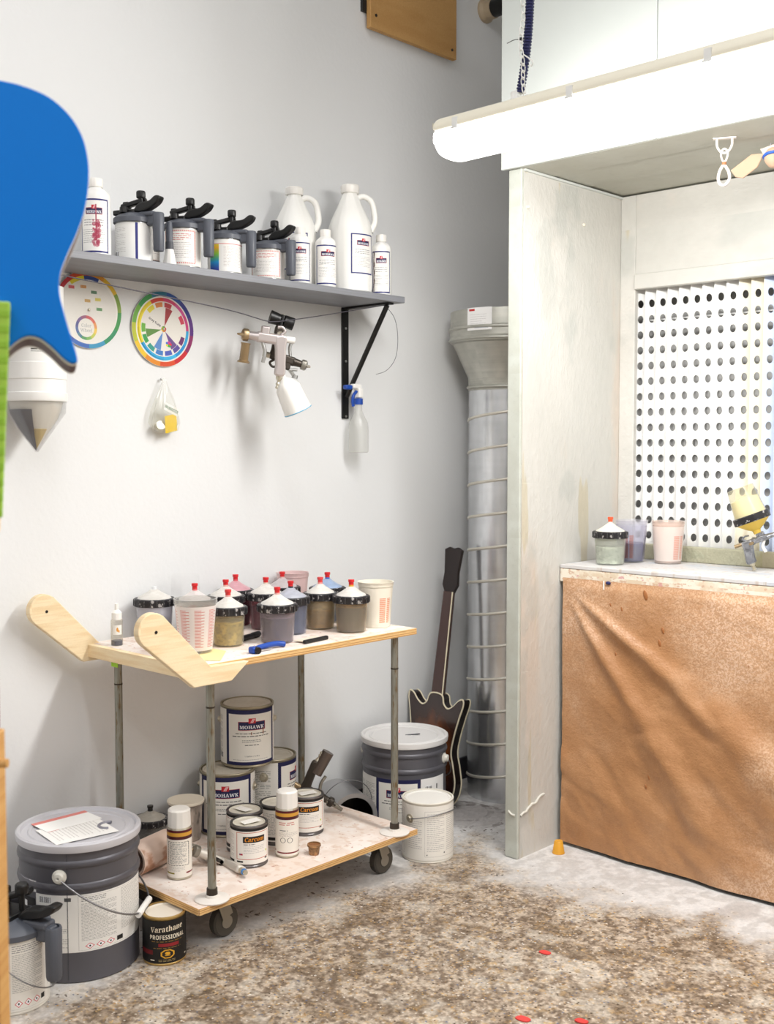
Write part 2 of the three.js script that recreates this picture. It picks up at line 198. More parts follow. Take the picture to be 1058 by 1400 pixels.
// ================================================================ THE SETTING
const RX = 5.4, ZB = -4.35, ZF = 2.6, HC = 3.9;      // room: x 0..RX, z ZB..ZF
const FX = 3.2, FZ0 = -3.7;                           // detailed part of the floor texture, metres
const segs = [[0.408, -1.302], [0.411, -1.602], [0.437, -1.886], [0.463, -2.274], [0.485, -2.55], [0.46, -2.814], [0.56, -2.9], [0.735, -2.66], [0.864, -2.70], [1.179, -2.75], [1.505, -2.77], [3.3, -2.78]];
const crustEdge = (x, z) => {                         // signed distance (m) to the edge of the trodden crust, positive inside
  let best = 9, sgn = 1;
  for (let i = 0; i < segs.length - 1; i++) { const [ax, az] = segs[i], [bx, bz] = segs[i + 1], dx = bx - ax, dz = bz - az, t = Math.min(1, Math.max(0, ((x - ax) * dx + (z - az) * dz) / (dx * dx + dz * dz))), ex = x - ax - t * dx, ez = z - az - t * dz, d = Math.hypot(ex, ez); if (d < best) { best = d; sgn = dx * ez - dz * ex; } }
  if (z > -1.302) { best = Math.abs(x - 0.408); return x > 0.408 ? best : -best; }
  return sgn > 0 ? best : -best;
};
const NF = 2048;
const crustMap = new Float32Array(256 * 256);
for (let j = 0; j < 256; j++) for (let i = 0; i < 256; i++) crustMap[j * 256 + i] = crustEdge((i + 0.5) / 256 * FX, FZ0 + (j + 0.5) / 256 * FX);
const floorH = new Uint8Array(NF * NF);
const texFloor = pixelTex(NF, NF, (px, py) => {
  const x = px / NF * FX, z = FZ0 + (1 - py / NF) * FX;      // v runs against z
  const ci = Math.min(254, Math.max(0, x / FX * 256 - 0.5)), cj = Math.min(254, Math.max(0, (z - FZ0) / FX * 256 - 0.5)), i0 = ci | 0, j0 = cj | 0, fu = ci - i0, fv = cj - j0;
  const e = (crustMap[j0 * 256 + i0] * (1 - fu) + crustMap[j0 * 256 + i0 + 1] * fu) * (1 - fv) + (crustMap[(j0 + 1) * 256 + i0] * (1 - fu) + crustMap[(j0 + 1) * 256 + i0 + 1] * fu) * fv;
  const n1 = fbm(x * 9, z * 9, 5), n2 = fbm(x * 40 + 5, z * 40, 4), n3 = fbm(x * 3 + 20, z * 3, 4), wv = fbm(x * 110 + 3 * n1, z * 110, 3);
  const m = sm(-0.07, 0.14, e + 0.28 * (n1 - 0.5) + 0.16 * (n2 - 0.5));
  let dust = lerp3([196, 193, 190], [214, 212, 210], sm(0.35, 0.65, n2)); dust = lerp3(dust, [176, 170, 166], 0.6 * sm(0.56, 0.72, n1));
  let cr = lerp3([118, 101, 84], [178, 163, 145], sm(0.3, 0.68, 0.55 * wv + 0.45 * n2)); cr = lerp3(cr, [98, 80, 60], 0.45 * sm(0.53, 0.68, fbm(x * 11 + 3, z * 11 + 40, 5))); cr = lerp3(cr, [196, 187, 174], 0.65 * sm(0.54, 0.68, fbm(x * 13 + 70, z * 13 + 11, 5)));
  const wisp = fbm(x * 50, z * 50 + 3, 2); cr = lerp3(cr, [204, 195, 180], 0.5 * (1 - sm(0.0, 0.022, Math.abs(wisp - 0.5))) * sm(0.45, 0.6, n2)); cr = lerp3(cr, [174, 140, 92], 0.45 * sm(0.64, 0.74, fbm(x * 75 + 40, z * 75, 3)));
  let c = lerp3(dust, cr, m);
  // flecks of paint chips
  const fxi = Math.floor(x * 170), fzi = Math.floor(z * 170), hh = hash(fxi + 9, fzi - 3), lx = x * 170 - fxi - 0.3 - 0.4 * hash(fxi + 31, fzi), lz = z * 170 - fzi - 0.3 - 0.4 * hash(fxi, fzi + 51); let fl = 0;
  if (hh < 0.16 * m * (0.2 + 1.6 * n1) && lx * lx + lz * lz * (0.5 + 2 * hash(fxi + 2, fzi)) < 0.02 + 0.24 * hash(fxi, fzi + 77)) { const k = hash(fxi + 5, fzi + 5); c = k < 0.3 ? [196, 186, 172] : k < 0.5 ? [196, 160, 102] : k < 0.62 ? [96, 104, 128] : k < 0.8 ? [70, 52, 34] : k < 0.9 ? [168, 124, 60] : [214, 208, 200]; fl = 1; }
  if (m < 0.7 && e > -0.22 && x < 0.75 && fbm(x * 85 + 11, z * 85 + 4, 2) > 0.8 && n1 > 0.45) c = [96, 86, 78];
  // rings left by pails behind the white can
  for (const [cx, cz, r] of [[0.25, -3.03, 0.105], [0.31, -3.02, 0.12]]) { const d = Math.hypot(x - cx, (z - cz)) - r; if (Math.abs(d) < 0.006 + 0.01 * n1) c = lerp3(c, [110, 102, 98], 0.6 * sm(0.4, 0.6, n2)); else if (d < 0) c = lerp3(c, [168, 162, 160], 0.45); }
  floorH[py * NF + px] = 90 + 60 * m * (n2 * 0.7 + wv * 0.6) + 40 * n1 + 50 * fl;
  const fine = (fbm(x * 210, z * 210, 2) - 0.5) * 48 * m + (wv - 0.5) * 40 * m + (fbm(x * 120, z * 90, 2) - 0.5) * 20;
  return c.map((v, k) => Math.max(0, Math.min(255, v + fine * (1 - 0.08 * k) + 12 * (hash(px, py) - 0.5))));
});
const texFloorBump = pixelTex(NF, NF, (x, y) => { const v = floorH[y * NF + x]; return [v, v, v]; }, false);
const mFloor = M(0xffffff, 0.62, { map: texFloor, bumpMap: texFloorBump, bumpScale: 0.004 });
const texFar = pixelTex(512, 512, (x, y) => { const n = fbm(x / 30, y / 30, 5), w = fbm(x / 6, y / 12, 3); return lerp3([132, 114, 92], [190, 178, 160], sm(0.3, 0.7, 0.5 * n + 0.5 * w)); });
const mFloorFar = M(0xffffff, 0.65, { map: texFar });
{
  const g = box(FX, 0.12, FX, [FX / 2, -0.06, FZ0 + FX / 2]); planarUV(g, 'X', 'Z', FX, -FX, 0, FZ0 + FX);
  const fl = new THREE.Group(); fl.name = 'floor'; fl.userData.kind = 'structure'; scene.add(fl);
  part(fl, 'concrete_slab', g, mFloor);
  for (const [x0, x1, z0, z1] of [[-0.15, 0, ZB - 0.15, ZF + 0.15], [0, FX, ZB - 0.15, FZ0], [0, FX, FZ0 + FX, ZF + 0.15], [FX, RX + 0.15, ZB - 0.15, ZF + 0.15]]) part(fl, 'concrete_slab', planarUV(box(x1 - x0, 0.12, z1 - z0, [(x0 + x1) / 2, -0.06, (z0 + z1) / 2]), 'X', 'Z', 1, 1), mFloorFar);
}
const wallGeo = (w, h, d, p, a, b) => planarUV(box(w, h, d, p), a, b, 0.6, 0.6);
struct('wall_left', wallGeo(0.15, HC, ZF - ZB, [-0.075, HC / 2, (ZF + ZB) / 2], 'Z', 'Y'), mWall);
struct('wall_far', wallGeo(RX + 0.3, HC, 0.15, [RX / 2, HC / 2, ZB - 0.075], 'X', 'Y'), mWall);
struct('wall_right', wallGeo(0.15, HC, ZF - ZB, [RX + 0.075, HC / 2, (ZF + ZB) / 2], 'Z', 'Y'), mWall);
struct('wall_near', wallGeo(RX + 0.3, HC, 0.15, [RX / 2, HC / 2, ZF + 0.075], 'X', 'Y'), mWall);
struct('ceiling', wallGeo(RX + 0.3, 0.15, ZF - ZB + 0.3, [RX / 2, HC + 0.075, (ZF + ZB) / 2], 'X', 'Z'), M(0xe4e2dc, 0.8));
struct('baseboard_left', rbox(0.012, 0.085, ZF - ZB - 0.02, 0.004, [0.0065, 0.0425, (ZF + ZB) / 2]), M(0x34343a, 0.55));

// ---------------------------------------------------------------- ceiling fittings of the room (outside the frame)
for (const [i, [x, z]] of [[1.5, 0.9], [3.6, 0.9], [1.5, -1.0], [3.6, -1.0]].entries()) {
  const t = thing('ceiling_light', `white fluorescent ceiling fitting, ${['near left', 'near right', 'far left', 'far right'][i]} of the four behind the viewer`, 'ceiling light', [x, HC, z], 0, 'ceiling fittings');
  part(t, 'housing', rbox(1.5, 0.06, 0.32, 0.01, [0, -0.031, 0]), mWhitePlastic);
  part(t, 'diffuser', rbox(1.44, 0.03, 0.28, 0.01, [0, -0.07, 0]), M(0xffffff, 0.5, { emissive: CEIL_COLOR, emissiveIntensity: 1.2 }));
  const l = new THREE.RectAreaLight(CEIL_COLOR, CEIL, 1.44, 0.28); l.position.set(0, -0.088, 0); l.rotation.x = -Math.PI / 2; t.add(l);
}

// ================================================================ SPRAY BOOTH
const boothTex = pixelTex(1024, 1024, (px, py) => {           // off-white sheet with overspray clouds: v=0 bottom
  const x = px / 1024, y = py / 1024, n = fbm(x * 7, y * 7, 5), k = fbm(x * 60, y * 60, 3), p = fbm(x * 3 + 8, y * 3 + 2, 4);
  let c = lerp3([232, 232, 227], [240, 238, 233], n); c = lerp3(c, [238, 224, 211], 0.75 * sm(0.46, 0.66, p + 0.1 * (k - 0.5))); c = lerp3(c, [224, 212, 180], 0.6 * sm(0.72, 0.78, fbm(x * 9 + 33, y * 4 + 5, 5))); c = lerp3(c, [205, 210, 206], 0.4 * sm(0.6, 0.72, fbm(x * 5 + 60, y * 11, 4)));
  return c.map((v) => v + 8 * (k - 0.5));
});
const boothBump = pixelTex(512, 512, (x, y) => { const n = fbm(x / 14, y / 20, 4), w = fbm(x / 5, y / 9, 3); const v = 255 * sm(0.35, 0.75, 0.6 * n + 0.4 * w); return [v, v, v]; }, false);
const boothBumpSide = boothBump.clone(); boothBumpSide.repeat.set(1.1, 3.6); boothBumpSide.needsUpdate = true;
const mBooth = M(0xdbdad8, 0.5, { map: boothTex, bumpMap: boothBumpSide, bumpScale: 0.0007 });
const mBoothClean = M(0xccd1cd, 0.45), mBoothEdge = M(0xcdd1ca, 0.45, { map: grime });
const CT = 0.905, BZ = -3.36, BF = -2.787, BR = 2.6, HB = 2.112;      // counter top, filter plane, booth front, right end, opening height
const booth = thing('spray_booth', 'white sheet-metal paint spray booth with open front at right', 'spray booth');
part(booth, 'side_panel', planarUV(box(0.03, HB, 0.62, [0.661, HB / 2, BF - 0.012 - 0.31]), 'Z', 'Y', 0.62, 2.1, -3.42), mBooth);
part(booth, 'front_flange', planarUV(rbox(0.048, HB - 0.002, 0.012, 0.003, [0.652, HB / 2, BF - 0.006]), 'X', 'Y', 0.5, 0.5), mBoothEdge);
part(booth, 'side_panel', box(0.03, HB, 0.62, [BR + 0.015, HB / 2, BF - 0.31]), mBooth);
{ // dried white smear round the foot of the flange
  const pts = []; for (let i = 0; i <= 10; i++) pts.push([0.677 + 0.003 * rnd(), 0.135 + 0.004 * i + 0.006 * rnd(), BF - 0.015 - i * 0.012]);
  part(booth, 'dried_bead', join([tube(pts, 0.004, 40, 6), tube([[0.642, 0.148, BF + 0.001], [0.654, 0.14, BF + 0.002], [0.668, 0.138, BF + 0.001]], 0.0035, 12, 6)]), M(0xd4d2c8, 0.6));
}
// header: two fascia sheets with a seam
part(booth, 'fascia_sheet', rbox(1.133 - 0.609, 0.9, 0.014, 0.003, [(0.609 + 1.131) / 2, HB + 0.45, BF + 0.007]), mBoothClean);
part(booth, 'fascia_sheet', rbox(BR + 0.03 - 1.133, 0.9, 0.014, 0.003, [(1.133 + BR + 0.03) / 2, HB + 0.45, BF + 0.005]), mBoothClean);
// ceiling of three sheets, each lapped under the next
for (const [z0, z1, y] of [[BF - 0.001, BF - 0.16, 0.006], [BF - 0.1605, BF - 0.36, 0.0085], [BF - 0.3605, -3.43, 0.011]]) part(booth, 'roof_sheet', planarUV(rbox(BR - 0.64, 0.012, z0 - z1, 0.0004, [(BR + 0.64) / 2, HB + y, (z0 + z1) / 2]), 'X', 'Z', 1.5, 1.5), M(0xc2c2b8, 0.5, { map: grime }));
part(booth, 'corner_strip', rbox(0.008, 0.007, 0.55, 0.001, [0.68, HB - 0.0045, BF - 0.285]), mBoothClean);
// back: strips round the filter opening
const FL = 0.733, FT = 1.80, FB = 0.955;
const bm = mBooth;
part(booth, 'back_strip', planarUV(rbox(FL - 0.676, HB - CT, 0.02, 0.003, [(FL + 0.676) / 2, (HB + CT) / 2, BZ + 0.005]), 'X', 'Y', 1, 2), bm);
part(booth, 'back_strip', planarUV(rbox(BR - FL, HB - FT - 0.05, 0.02, 0.003, [(FL + BR) / 2, (HB + FT + 0.05) / 2, BZ + 0.005]), 'X', 'Y', 2, 2), bm);
part(booth, 'filter_frame', planarUV(rbox(BR - FL, 0.05, 0.026, 0.004, [(FL + BR) / 2, FT + 0.025, BZ + 0.011]), 'X', 'Y', 2, 2), bm);
part(booth, 'filter_sill', planarUV(rbox(BR - FL, FB - CT, 0.03, 0.004, [(FL + BR) / 2, (FB + CT) / 2, BZ + 0.012]), 'X', 'Y', 0.6, 0.6), M(0xbdbca6, 0.5, { map: boothTex, bumpMap: boothBump, bumpScale: 0.002 }));
part(booth, 'plenum_back', box(BR - 0.64, HB, 0.02, [(BR + 0.64) / 2, HB / 2, BZ - 0.3]), mGalvDull);
part(booth, 'plenum_side', box(0.02, HB, 0.3, [0.655, HB / 2, BZ - 0.16]), mGalvDull);
part(booth, 'plenum_top', box(BR - 0.64, 0.02, 0.3, [(BR + 0.64) / 2, HB + 0.01, BZ - 0.16]), mGalvDull);
part(booth, 'rivet', new THREE.SphereGeometry(0.005, 10, 8), mCream, [0.678, 2.0, BF - 0.03]);
part(booth, 'rivet', new THREE.SphereGeometry(0.005, 10, 8), mCream, [0.678, 1.99, -3.12]);

// accordion filter: pleats with round holes, a second card behind
{
  const t = thing('accordion_filter', 'white pleated cardboard exhaust filter full of round holes', 'filter', [0, 0, 0]);
  const pitch = 0.0413, deep = 0.028, w = Math.hypot(pitch * 0.72, deep), w2 = Math.hypot(pitch * 0.28, deep), H = FT - FB + 0.02, rows = 17, dy = 0.0515;
  const facet = (wid, off, r) => { const s = polyShape([[0, 0], [wid, 0], [wid, H], [0, H]]); for (let i = 0; i < rows; i++) { const y = H - 0.055 - i * dy - off; if (y < r * 1.3) break; const h = new THREE.Path(); h.absellipse(wid / 2, y, r * 0.72, r, 0, 2 * Math.PI, true); s.holes.push(h); } const g = new THREE.ExtrudeGeometry(s, { depth: 0.0014, bevelEnabled: false, curveSegments: 7 }); return g; };
  const gWide = facet(w, 0, 0.0132);
  const gNarrow = new THREE.BoxGeometry(w2, H, 0.0014); gNarrow.translate(w2 / 2, H / 2, 0.0007);
  const mCard = M(0xe2e2e0, 0.75), mCardBlue = M(0xc2cde2, 0.75), mCardCream = M(0xe2dccb, 0.75);
  const n = Math.floor((BR - FL) / pitch);
  // the wide faces look towards +x+z: from the inner fold (left, front) back to the right
  const a1 = Math.atan2(deep, pitch * 0.72), a2 = Math.atan2(deep, pitch * 0.28);
  const front = BZ - 0.004;
  for (let i = 0; i < n; i++) {
    const x = FL - 0.012 + i * pitch, mm = i >= 9 && i < 14 ? (i > 10 ? mCardBlue : mCardCream) : mCard;
    part(t, 'pleat', gWide, mm, [x, FB - 0.01, front], [0, a1, 0]);
    part(t, 'pleat', gNarrow, mm, [x + pitch * 0.72, FB - 0.01, front - deep], [0, -a2, 0]);
  }
  const back = []; const gb = facet(w, dy / 2, 0.008); for (let i = -3; i < n; i++) back.push(tf(gb.clone(), [FL + i * pitch, FB - 0.01, front - deep - 0.07], [0, 0.35, 0]));
  part(t, 'rear_card', join(back), mCard);
  for (const y of [H - 0.055 - dy, H - 0.055 - 14 * dy]) part(t, 'spacer_strip', box(BR - FL, 0.006, 0.003, [(BR + FL) / 2, FB - 0.012 + y, front - deep - 0.006]), mCard);
}
// counter
{
  const t = thing('booth_counter', 'paint-spattered white counter board across the spray booth', 'counter');
  const top = pixelTex(512, 512, (x, y) => { const n = fbm(x / 40, y / 40, 5), k = fbm(x / 9, y / 9, 3); let c = lerp3([236, 236, 236], [224, 220, 218], n); c = lerp3(c, [206, 214, 226], 0.6 * sm(0.6, 0.7, fbm(x / 60 + 9, y / 60, 4))); return lerp3(c, [206, 190, 176], 0.6 * sm(0.66, 0.72, k)); });
  const edge = pixelTex(1024, 64, (x, y) => { const n = fbm(x / 30, y / 30, 5), k = fbm(x / 12 + 4, y / 8, 4); let c = lerp3([230, 222, 206], [214, 196, 170], sm(0.4, 0.7, n)); c = lerp3(c, [196, 158, 132], 0.7 * sm(0.62, 0.7, k)); return lerp3(c, [196, 128, 132], 0.6 * sm(0.74, 0.78, fbm(x / 20 + 80, y / 20, 4))); });
  part(t, 'top_board', planarUV(rbox(BR - 0.68, 0.012, 0.345, 0.002, [(BR + 0.68) / 2, CT - 0.006, -3.172]), 'X', 'Z', 0.8, 0.8), M(0xe0e0e0, 0.55, { map: top }));
  part(t, 'front_rail', planarUV(rbox(BR - 0.68, 0.042, 0.02, 0.002, [(BR + 0.68) / 2, CT - 0.0335, -3.011]), 'X', 'Y', 1.0, 0.0625), M(0xffffff, 0.6, { map: edge }));
  for (const x of [0.72, 1.4, 2.1]) { part(t, 'leg', box(0.04, CT - 0.056, 0.04, [x, (CT - 0.056) / 2, -3.3]), mPly); part(t, 'leg', box(0.04, CT - 0.056, 0.04, [x + 0.02, (CT - 0.056) / 2, -3.06]), mPly); }
}
// kraft paper skirt
{
  const W = BR - 0.693, H = 0.852, NX = 220, NY = 110, g = new THREE.PlaneGeometry(W, H, NX, NY), p = g.attributes.position, u = g.attributes.uv;
  for (let i = 0; i < p.count; i++) {
    const x = p.getX(i) + W / 2, y = H / 2 - p.getY(i);          // from the top left corner, y down
    const ang = Math.atan2(y, x + 0.02), rad = Math.hypot(x, y), n = fbm(x * 5, y * 5, 3), n2 = fbm(x * 14 + 3 * y, y * 14, 3);
    const fan = sm(0.03, 0.25, rad) * (1 - sm(0.85, 1.5, rad));
    let d = fan * (0.02 * Math.pow(0.5 + 0.5 * Math.cos((ang - 0.93 + 0.12 * (n - 0.5)) * 19), 2) * (1 - sm(0.9, 1.25, ang)) * sm(0.35, 0.6, ang));
    d += sm(0.25, 0.5, y) * 0.02 * (fbm(x * 4.2 - 3.6 * y, y * 2.2, 3) - 0.5) * 2 + 0.006 * (n - 0.5) + 0.004 * (n2 - 0.5) + (0.3 + 0.7 * sm(0.2, 0.5, y)) * 0.014 * Math.abs(fbm(x * 11 - 9 * y, y * 7 + x, 3) - 0.5) * 4 * fbm(x * 3 + 9, y * 3, 2);
    d += sm(0.0, 0.1, x) * 0.006;
    const edge = sm(0, 0.03, y);
    p.setZ(i, Math.max(-0.002, d * edge)); u.setXY(i, x / 1.0, 1 - y / 1.0);
  }
  g.computeVertexNormals();
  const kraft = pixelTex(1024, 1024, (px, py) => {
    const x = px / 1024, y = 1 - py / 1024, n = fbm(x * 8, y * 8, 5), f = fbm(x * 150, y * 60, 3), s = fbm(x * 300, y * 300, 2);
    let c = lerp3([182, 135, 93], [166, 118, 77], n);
    const dust = fbm(x * 4 + 3, y * 4 + 9, 4);                  // grains of overspray, with some painted-in sheen
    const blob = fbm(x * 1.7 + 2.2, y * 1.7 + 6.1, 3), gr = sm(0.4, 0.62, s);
    c = lerp3(c, [226, 198, 176], (0.35 + 0.4 * gr) * sm(0.4, 0.66, 0.5 * dust + 0.25 * blob + 0.3 * x + 0.2 * (0.5 - y) + 0.06)); c = lerp3(c, [150, 100, 60], 0.12 * sm(0.5, 0.75, f));  // lightens towards right and top: part overspray, part sheen put into the colour
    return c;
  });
  const drops = canvasTex(4, 4, (q) => { q.fillStyle = '#8a5228'; q.fillRect(0, 0, 4, 4); });
  const kb = pixelTex(1024, 1024, (x, y) => { const v = 255 * (0.55 * fbm(x / 14, y / 9, 4) + 0.45 * fbm(x / 4, y / 4, 2)); return [v, v, v]; }, false);
  const t = thing('paper_sheet', 'creased brown kraft paper taped across the front under the booth counter', 'paper sheet', [0.693 + W / 2, 0.012 + H / 2, -2.9985]);
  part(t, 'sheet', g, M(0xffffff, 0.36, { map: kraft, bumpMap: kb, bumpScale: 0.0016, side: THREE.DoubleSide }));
  const dm = M(0x9a6236, 0.4);
  const dl = []; for (const [x, y, s] of [[0.29, 0.19, 1], [0.3, 0.43, 1.2], [0.29, 0.52, 0.9], [0.31, 0.61, 0.8], [0.35, 0.17, 1.4], [0.36, 0.13, 1.2], [0.22, 0.08, 1], [0.37, 0.43, 0.9], [0.445, 0.56, 1], [0.452, 0.59, 0.8], [0.3, 0.03, 1.8], [0.32, 0.58, 1], [0.18, 0.07, 0.8], [0.2, 0.22, 0.7], [0.55, 0.33, 1], [0.63, 0.2, 0.8], [0.6, 0.5, 0.9]]) dl.push(tf(new THREE.SphereGeometry(0.004, 8, 6), [x - W / 2, H / 2 - y, 0.007], [0, 0, 0.25], [s, 2.2 * s, 0.6]));
  part(t, 'paint_drips', join(dl), dm).userData.kind = 'stuff';
  part(t, 'tape_tab', box(0.004, 0.028, 0.002, [0.155 - W / 2, H / 2 - 0.012, 0.007]), mPaper);
  part(t, 'push_pin', tf(new THREE.SphereGeometry(0.007, 12, 8), [0.17 - W / 2, H / 2 - 0.004, 0.006], [0, 0, 0], [1.3, 0.8, 0.7]), mNavy);
}

// ================================================================ HANGING FLUORESCENT FITTING
const LX0 = 0.755, LX1 = 2.95, LY = 2.10, LZ = -2.345;
{
  const len = LX1 - LX0, t = thing('fluorescent_light', 'long white fluorescent batten glowing, hung on chain before the booth', 'light fixture', [LX0, LY, LZ], 0);
  t.rotation.y = -0.028; 
  // cross-section in (z, y): housing above, rounded lens below
  const prof = (pts) => { const s = splineShape(pts, 40); const g = new THREE.ExtrudeGeometry(s, { depth: len - 0.06, bevelEnabled: true, bevelThickness: 0.03, bevelSize: 0.03, bevelOffset: -0.03, bevelSegments: 5, curveSegments: 6 }); g.rotateY(Math.PI / 2); g.translate(0.03, 0, 0); return g; };
  const lensPts = [[-0.068, 0.0], [-0.066, -0.03], [-0.045, -0.058], [0, -0.066], [0.045, -0.058], [0.066, -0.03], [0.068, 0.0], [0, 0.004]];
  part(t, 'lens', prof(lensPts), M(0xffffff, 0.5, { emissive: LAMP_COLOR, emissiveIntensity: 1.6 }));
  part(t, 'housing', prof([[-0.07, 0.001], [-0.066, 0.026], [-0.04, 0.036], [0.04, 0.036], [0.066, 0.026], [0.07, 0.001], [0, -0.001]]), M(0xf0ebd8, 0.45));
  for (let i = 0; i < 7; i++) { const x = 0.092 + i * 0.356; if (x > len - 0.05) break; for (const s of [-1, 1]) part(t, 'clip', join([rbox(0.018, 0.026, 0.004, 0.001, [x, 0.008, s * 0.0715]), rbox(0.024, 0.006, 0.008, 0.001, [x, -0.006, s * 0.072])]), M(0xe6e6e2, 0.4)); }
  const add = (w, h, p, rx) => { const l = new THREE.RectAreaLight(LAMP_COLOR, LAMP, w, h); l.position.set(...p); l.rotation.x = rx; t.add(l); };
  add(len - 0.06, 0.1, [len / 2, -0.0685, 0], -Math.PI / 2);
  add(len - 0.06, 0.05, [len / 2, -0.034, 0.0705], 0.15 + Math.PI);
  add(len - 0.06, 0.05, [len / 2, -0.034, -0.0705], -0.15);
  const e = new THREE.RectAreaLight(LAMP_COLOR, LAMP, 0.1, 0.05); e.position.set(-0.004, -0.03, 0); e.rotation.y = Math.PI / 2; t.add(e);
}
// flexible conduit and chain that hold it
{
  const x0 = 0.985, t = thing('flexible_conduit', 'dark navy ribbed flexible conduit rising from the light', 'conduit', [x0, LY + 0.038, LZ]);
  const pts = []; for (let i = 0; i <= 40; i++) { const y = 0.03 + i * 0.043; pts.push([0.012 + 0.055 * (i / 8) - 0.002 * i * i * 0.1 + 0.004 * Math.sin(i * 0.7), Math.min(y, HC - LY - 0.04), 0]); }
  const cv = new THREE.CatmullRomCurve3(pts.map(V)); part(t, 'core_tube', new THREE.TubeGeometry(cv, 80, 0.0085, 10), mNavy);
  const rings = []; const L = cv.getLength(), n = Math.floor(L / 0.0075); const rg = new THREE.TorusGeometry(0.009, 0.0026, 6, 14); for (let i = 0; i < n; i++) { const q = cv.getPointAt(i / n), d = cv.getTangentAt(i / n); const r = rg.clone(); r.applyQuaternion(new THREE.Quaternion().setFromUnitVectors(new THREE.Vector3(0, 0, 1), d)); r.translate(q.x, q.y, q.z); rings.push(r); }
  const rb = part(t, 'rib', join(rings), mNavy); rb.userData.kind = 'stuff';
  part(t, 'fitting', lathe([[0, 0], [0.024, 0], [0.024, 0.006], [0.015, 0.008], [0.015, 0.03], [0.0115, 0.034], [0, 0.034]], 20), mWhitePlastic);
}
{
  const t = thing('hanging_chain', 'thin white link chain beside the navy conduit', 'chain', [1.035, LY + 0.034, LZ + 0.03]);
  const link = new THREE.TorusGeometry(0.008, 0.0017, 6, 14); link.scale(0.62, 1.35, 1); let y = 0.009, i = 0;
  while (LY + 0.034 + y < HC - 0.01) { const lean = y < 0.12 ? -0.014 * y / 0.12 : -0.014 + 0.035 * (y - 0.12); part(t, 'link', link, mWhitePlastic, [lean, y, 0.004 * Math.sin(i)], [0, i % 2 ? 1.3 : 0.2, 0.1]); y += 0.0178; i++; }
  part(t, 'hook', tube([[-0.004, 0.11, 0.004], [0.012, 0.098, 0.006], [0.022, 0.09, 0.006], [0.027, 0.082, 0.006], [0.021, 0.076, 0.006], [0.016, 0.083, 0.006]], 0.0018, 20, 6), mWhitePlastic);
  part(t, 'cable_tie', join([tube([[-0.016, 0.15, 0], [-0.03, 0.152, 0.004], [-0.052, 0.147, 0.008]], 0.0009, 8, 5), box(0.007, 0.008, 0.006, [-0.013, 0.15, 0])]), mBlack);
}

// ================================================================ WALL: board, pipe, shelf
{
  const t = thing('wall_board', 'tan fibreboard panel screwed high on the white wall', 'board', [0, 2.687, -3.03]);
  part(t, 'panel', rbox(0.02, 0.6, 0.452, 0.003, [0.022, 0.3, 0]), mMdf);
  part(t, 'mounting_rail', box(0.011, 0.56, 0.46, [0.0056, 0.335, 0.012]), mBlackMatte);
  for (const [y, z] of [[0.045, 0.2], [0.03, -0.2]]) part(t, 'screw', cyl(0.005, 0.005, 0.003, [0.033, y, z], [0, 0, Math.PI / 2], 12), mDarkMetal);
}
{
  const t = thing('black_pipe', 'short black pipe with pale end cap high behind the booth header', 'pipe', [0.0, 2.925, -3.46]);
  part(t, 'pipe_body', rod([0.04, 0, 0], [1.2, 0.0, 0], 0.033, 0.033, 24), mBlack);
  part(t, 'wall_flange', lathe([[0, 0], [0.044, 0], [0.044, 0.01], [0.036, 0.02], [0.036, 0.045], [0.03, 0.048], [0, 0.048]], 28).rotateZ(-Math.PI / 2), M(0xb9a68a, 0.5));
}
const SY = 1.766, SF = 0.232, SZ1 = -2.757, SZ0 = -0.7;
{
  const t = thing('wall_shelf', 'grey painted wall shelf on black steel brackets', 'shelf', [0, SY, 0]);
  part(t, 'shelf_board', rbox(SF - 0.002, 0.0205, SZ0 - SZ1, 0.002, [SF / 2 + 0.001, -0.01025, (SZ0 + SZ1) / 2]), M(0x8f9199, 0.5, { map: grime }));
  for (const z of [-2.708, -1.16]) {
    const b = part(t, 'bracket', join([rbox(0.006, 0.372, 0.03, 0.001, [0.0035, -0.021 - 0.186, z]), rbox(0.21, 0.006, 0.026, 0.001, [0.11, -0.0245, z]), rod([0.198, -0.03, z], [0.012, -0.318, z], 0.0085, 0.0085, 10)]), mBlack);
    for (const y of [-0.09, -0.2, -0.385]) part(b, 'screw', cyl(0.004, 0.004, 0.003, [0.0075, y, z], [0, 0, Math.PI / 2], 10), mSteel);
  }
}
// wire strung below the shelf
tagMesh('hanging_wire', join([tube([[0.2, 1.738, -1.16], [0.193, 1.705, -1.541], [0.19, 1.691, -1.735], [0.19, 1.665, -2.07], [0.188, 1.648, -2.19]], 0.0016, 30, 6), tube([[0.188, 1.648, -2.19], [0.188, 1.646, -2.22], [0.189, 1.665, -2.339], [0.196, 1.737, -2.70]], 0.0016, 20, 6), tube([[0.196, 1.737, -2.70], [0.196, 1.70, -2.745], [0.19, 1.64, -2.768], [0.19, 1.57, -2.757], [0.19, 1.528, -2.715], [0.19, 1.512, -2.665]], 0.0009, 30, 5)]), M(0x55525a, 0.5, { metalness: 0.5 }), 'thin grey wire strung below the shelf with a loose curled end', 'wire');
function tagMesh(name, geo, mat, label, category, pos, group) { const m = mesh(numbered(name), geo, mat); if (pos) m.position.set(...pos); m.userData = { label, category }; if (group) m.userData.group = group; scene.add(m); return m; }

